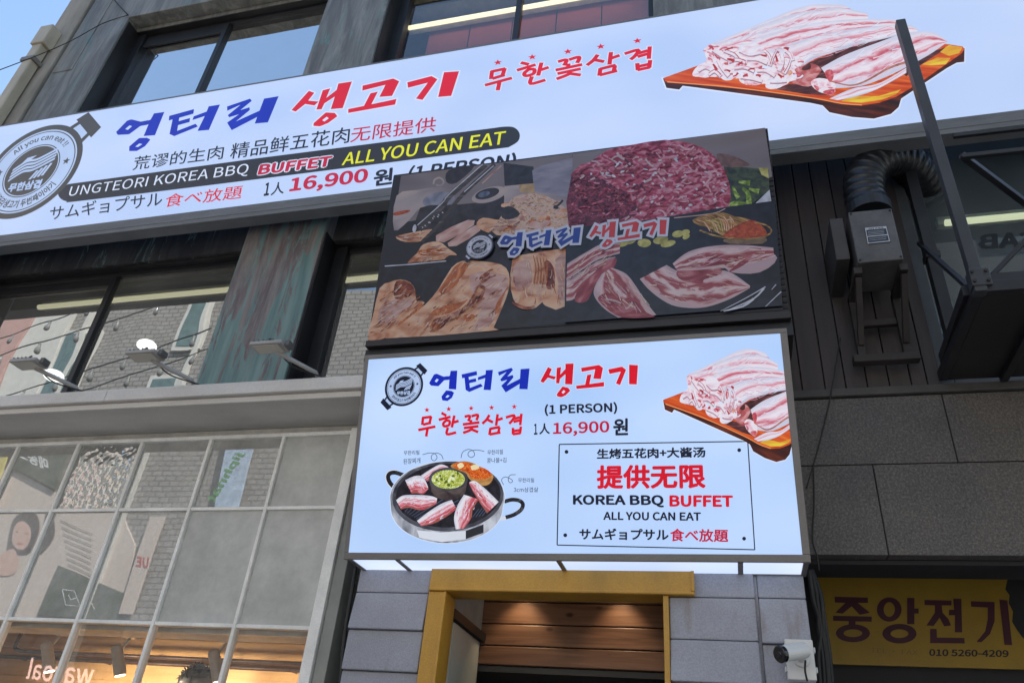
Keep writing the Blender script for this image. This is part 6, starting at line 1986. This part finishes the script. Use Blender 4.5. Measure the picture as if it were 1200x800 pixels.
mb = MB().box(x_wh, x_st, -S - 6, -S, 0, z_top + 0.1)
mb.box(x_st + 0.002, -3.9, -S - 6, -S, 0, z_st)
mb.build('wall', BRICK, ob)
mb = MB().box(-3.9, 6, -S - 6, -S - 0.3, 0, 7.0)
mb.build('low_wing', WHTW, ob)
for c_, w_, h_ in (((85, 430), 0.5, 0.9), ((190, 466), 0.4, 0.45), ((232, 380), 0.35, 0.7), ((20, 380), 0.4, 0.6)):
    q_ = MW.uv(c_)
    mb = MB().box(q_[0] - w_, q_[0] + w_, -S + 0.002, -S + 0.07, q_[1] - h_, q_[1] + h_)
    f = mb.build('window', WHTW, ob)
    MB().box(q_[0] - w_ + 0.1, q_[0] + w_ - 0.1, -S + 0.071, -S + 0.08, q_[1] - h_ + 0.1, q_[1] + h_ - 0.1).build('pane', TEALW, f)
mb = MB()
for k in range(2):
    mb.box(x_wh + 0.5 + k * 3.1, x_wh + 0.6 + k * 3.1, -S + 0.003, -S + 0.12, 0.2, z_top)
mb.build('pipework', WHTW, ob)
o2 = thing('rendered_building', (x_wh - 3, -S, 0), 'white and pink rendered building across the street, mirrored in the left windows', 'building')
MB().box(x_pk, x_wh - 0.02, -S - 5, -S + 0.1, 0, z_top + 0.8).build('wall', WHTW, o2)
MB().box(x_pk - 7, x_pk - 0.02, -S - 5, -S + 0.15, 0, z_top + 0.4).build('pink_wall', PINKW, o2)

def board(pts, col, label, name='signboard', h=0.05, M=MG, rough=0.6):
    """flat board fixed to the far wall"""
    Q = [M.uv(p) for p in pts]
    n = len(Q)
    mb = MB()
    mb.add([M.w(q_, h) for q_ in Q] + [M.w(q_, h - 0.045) for q_ in Q], [tuple(range(n)), tuple(reversed(range(n, 2 * n)))] + [(i, i + n, (i + 1) % n + n, (i + 1) % n) for i in range(n)])
    o = mb.build(name, col)
    tag(o, label, 'signboard')
    return o
SKIN = surf('poster skin print', (0.62, 0.40, 0.33), rough=0.6, var=0.08); HAIR = surf('poster hair print', (0.09, 0.07, 0.065), rough=0.6)
PBEI = surf('poster beige print', (0.60, 0.50, 0.44), rough=0.6, var=0.06); DKG = surf('dark olive board', (0.10, 0.11, 0.085), rough=0.5)
LWHT = surf('white board print', (0.7, 0.7, 0.68), rough=0.5); LRED = surf('red board print', (0.5, 0.05, 0.05), rough=0.5)
LGRN = surf('green board print', (0.10, 0.30, 0.08), rough=0.5); LBLU = surf('light blue banner cloth', (0.42, 0.52, 0.66), rough=0.7); LINP = surf('grey line print', (0.28, 0.26, 0.24), rough=0.6)
class RArt(Art):
    pass
def rart(parent, name, fn, M=MG, h=0.052):
    a = Art(M, h0=h)
    fn(a)
    a.build(name, parent)
po = board([(-60, 560), (18, 551), (68, 578), (148, 606), (160, 640), (150, 700), (60, 725), (-60, 735)], PBEI, 'beige poster of a woman on the wall across the street, mirrored in the shop glass', 'poster', 0.04)
def f_(a):
    a.poly([(12, 640), (18, 612), (32, 601), (46, 604), (50, 622), (44, 640), (36, 650), (14, 648)], HAIR, smooth=4)
    a.poly([(50, 650), (66, 630), (66, 606), (58, 600), (54, 625)], HAIR, smooth=4)
    a.poly([(18, 632), (22, 616), (32, 612), (40, 620), (40, 634), (32, 645), (22, 642)], SKIN, smooth=4)
    a.poly([(-5, 672), (4, 652), (20, 644), (26, 656), (22, 672), (8, 676)], SKIN, smooth=3)
    for k in range(9): a.stroke([(74 + k * 1.0, 612 + k * 7), (110, 626 + k * 7)], 1.1, LINP)
    a.stroke([(22, 624), (26, 625)], 1.0, HAIR); a.stroke([(34, 626), (38, 627)], 1.0, HAIR); a.stroke([(25, 638), (31, 639)], 1.2, LRED)
rart(po, 'woman_print', f_)
b1 = board([(24, 506), (62, 505), (90, 520), (68, 575), (18, 551), (14, 540)], DKG, 'dark olive signboard with white Korean letters across the street, mirrored in the shop glass', h=0.1)
rart(b1, 'lettering', lambda a: a.text('메종드', (63, 556), (27, 540), (60, 540), LWHT, 0.02), h=0.105)
b2 = board([(48, 722), (72, 663), (152, 698), (145, 728)], DKG, 'large dark olive board below the poster across the street, mirrored in the shop glass', h=0.1)
def f2(a):
    for L in ([(78, 692), (92, 694), (100, 712), (82, 710), (78, 692)], [(85, 698), (88, 704), (95, 702)], [(102, 706), (116, 710)], [(104, 714), (112, 705), (118, 716)]): a.stroke(L, 1.0, LWHT)
rart(b2, 'line_drawing', f2, h=0.105)
b3 = board([(181, 608), (198, 608), (160, 722), (145, 721)], PBEI, 'narrow beige vertical signboard with red letters across the street, mirrored in the shop glass', h=0.14)
rart(b3, 'lettering', lambda a: a.text('UE', (180, 668), (166, 666), (181, 656), LRED, 0.02), h=0.145)
b4 = board([(258, 604), (276, 500), (312, 498), (285, 604)], LBLU, 'light blue hanging banner with green letters across the street, mirrored in the shop glass', 'banner', h=0.2)
def f4(a):
    a.text('jiphnat', (296, 536), (261, 596), (284, 532), LGRN, 0.02)
    a.poly([(279, 518), (290, 504), (306, 502), (312, 516), (300, 528), (290, 524)], HAIR, smooth=3)
rart(b4, 'lettering', f4, h=0.205)
b5 = board([(-10, 590), (18, 510), (26, 510), (2, 590)], surf('yellow banner cloth', (0.6, 0.5, 0.16), rough=0.7), 'yellow vertical strip banner across the street, mirrored in the far left pane', 'banner', h=0.2)
# neon-like shop name, lit, read backwards in the glass
ns = tag(MB().box(MG.uv((118, 806))[0] - 0.03, MG.uv((40, 798))[0] + 0.03, -S + 0.14, -S + 0.19, MG.uv((80, 806))[1] - 0.06, MG.uv((80, 806))[1] - 0.02).build('lettering_rail', surf('plum rail', (0.12, 0.03, 0.03), rough=0.5)),
         'rail with a lit pinkish shop name across the street, mirrored low in the shop glass', 'signboard')
rart(ns, 'lettering', lambda a: a.text('wacoal', (118, 806), (40, 798), (122, 780), glow('lit pink letters', (1.0, 0.62, 0.55), 2.6), 0.012), h=0.2)
# string lights over the street
SLA = ['string of clear bulbs over the street, lowest of those mirrored in the left windows', 'string of clear bulbs over the street, second lowest of those mirrored in the left windows', 'string of clear bulbs over the street, second highest of those mirrored in the left windows', 'string of clear bulbs over the street, highest of those mirrored in the left windows']
BULB = surf('clear bulb glass', (0.2, 0.2, 0.19), rough=0.08)
MS = Mirror(YG + 0.05, 1.2)
for k, (pa, pb) in enumerate((((10, 465), (250, 385)), ((-20, 425), (255, 335)), ((-10, 400), (270, 300)), ((60, 470), (285, 395)))):
    A_, B_ = MS.w(MS.uv(pa)), MS.w(MS.uv(pb))
    root = thing('string_light', (A_ + B_) / 2, SLA[k], 'string lights', 'string lights over the street')
    pts = [A_ + (B_ - A_) * t + np.array([0, 0, -0.25 * 4 * t * (1 - t) * 0.3]) for t in np.linspace(0, 1, 12)]
    MB().tube(pts, 0.012, 5).build('wire', WIRE, root)
    for t in (0.1, 0.27, 0.44, 0.6, 0.77, 0.92):
        p = A_ + (B_ - A_) * t + np.array([0, 0, -0.25 * 4 * t * (1 - t) * 0.3])
        bb = MB().tube([p + np.array([0, 0, -0.02]), p + np.array([0, 0, -0.09]), p + np.array([0, 0, -0.14]), p + np.array([0, 0, -0.2]), p + np.array([0, 0, -0.23])], [0.018, 0.02, 0.04, 0.04, 0.015], 12)
        bb.build('bulb', BULB, root, smooth=True)

# unseen dark block, added opposite to cut the light on the right half
o3 = thing('shading_block', (8, -S - 0.5, 0), 'unseen dark block added across the street to shade the granite wall', 'building')
MB().box(0.6, 16, -S - 8, -S - 0.4, 0, 19).build('wall', surf('charcoal facade', (0.045, 0.05, 0.06), rough=0.7), o3)
for k in range(4):
    for j in range(5):
        f = MB().box(2.2 + k * 2.6, 4.0 + k * 2.6, -S - 0.39, -S - 0.3, 2.0 + j * 3.0, 3.8 + j * 3.0).build('window', surf('blue grey window', (0.10, 0.14, 0.17), rough=0.2), o3)
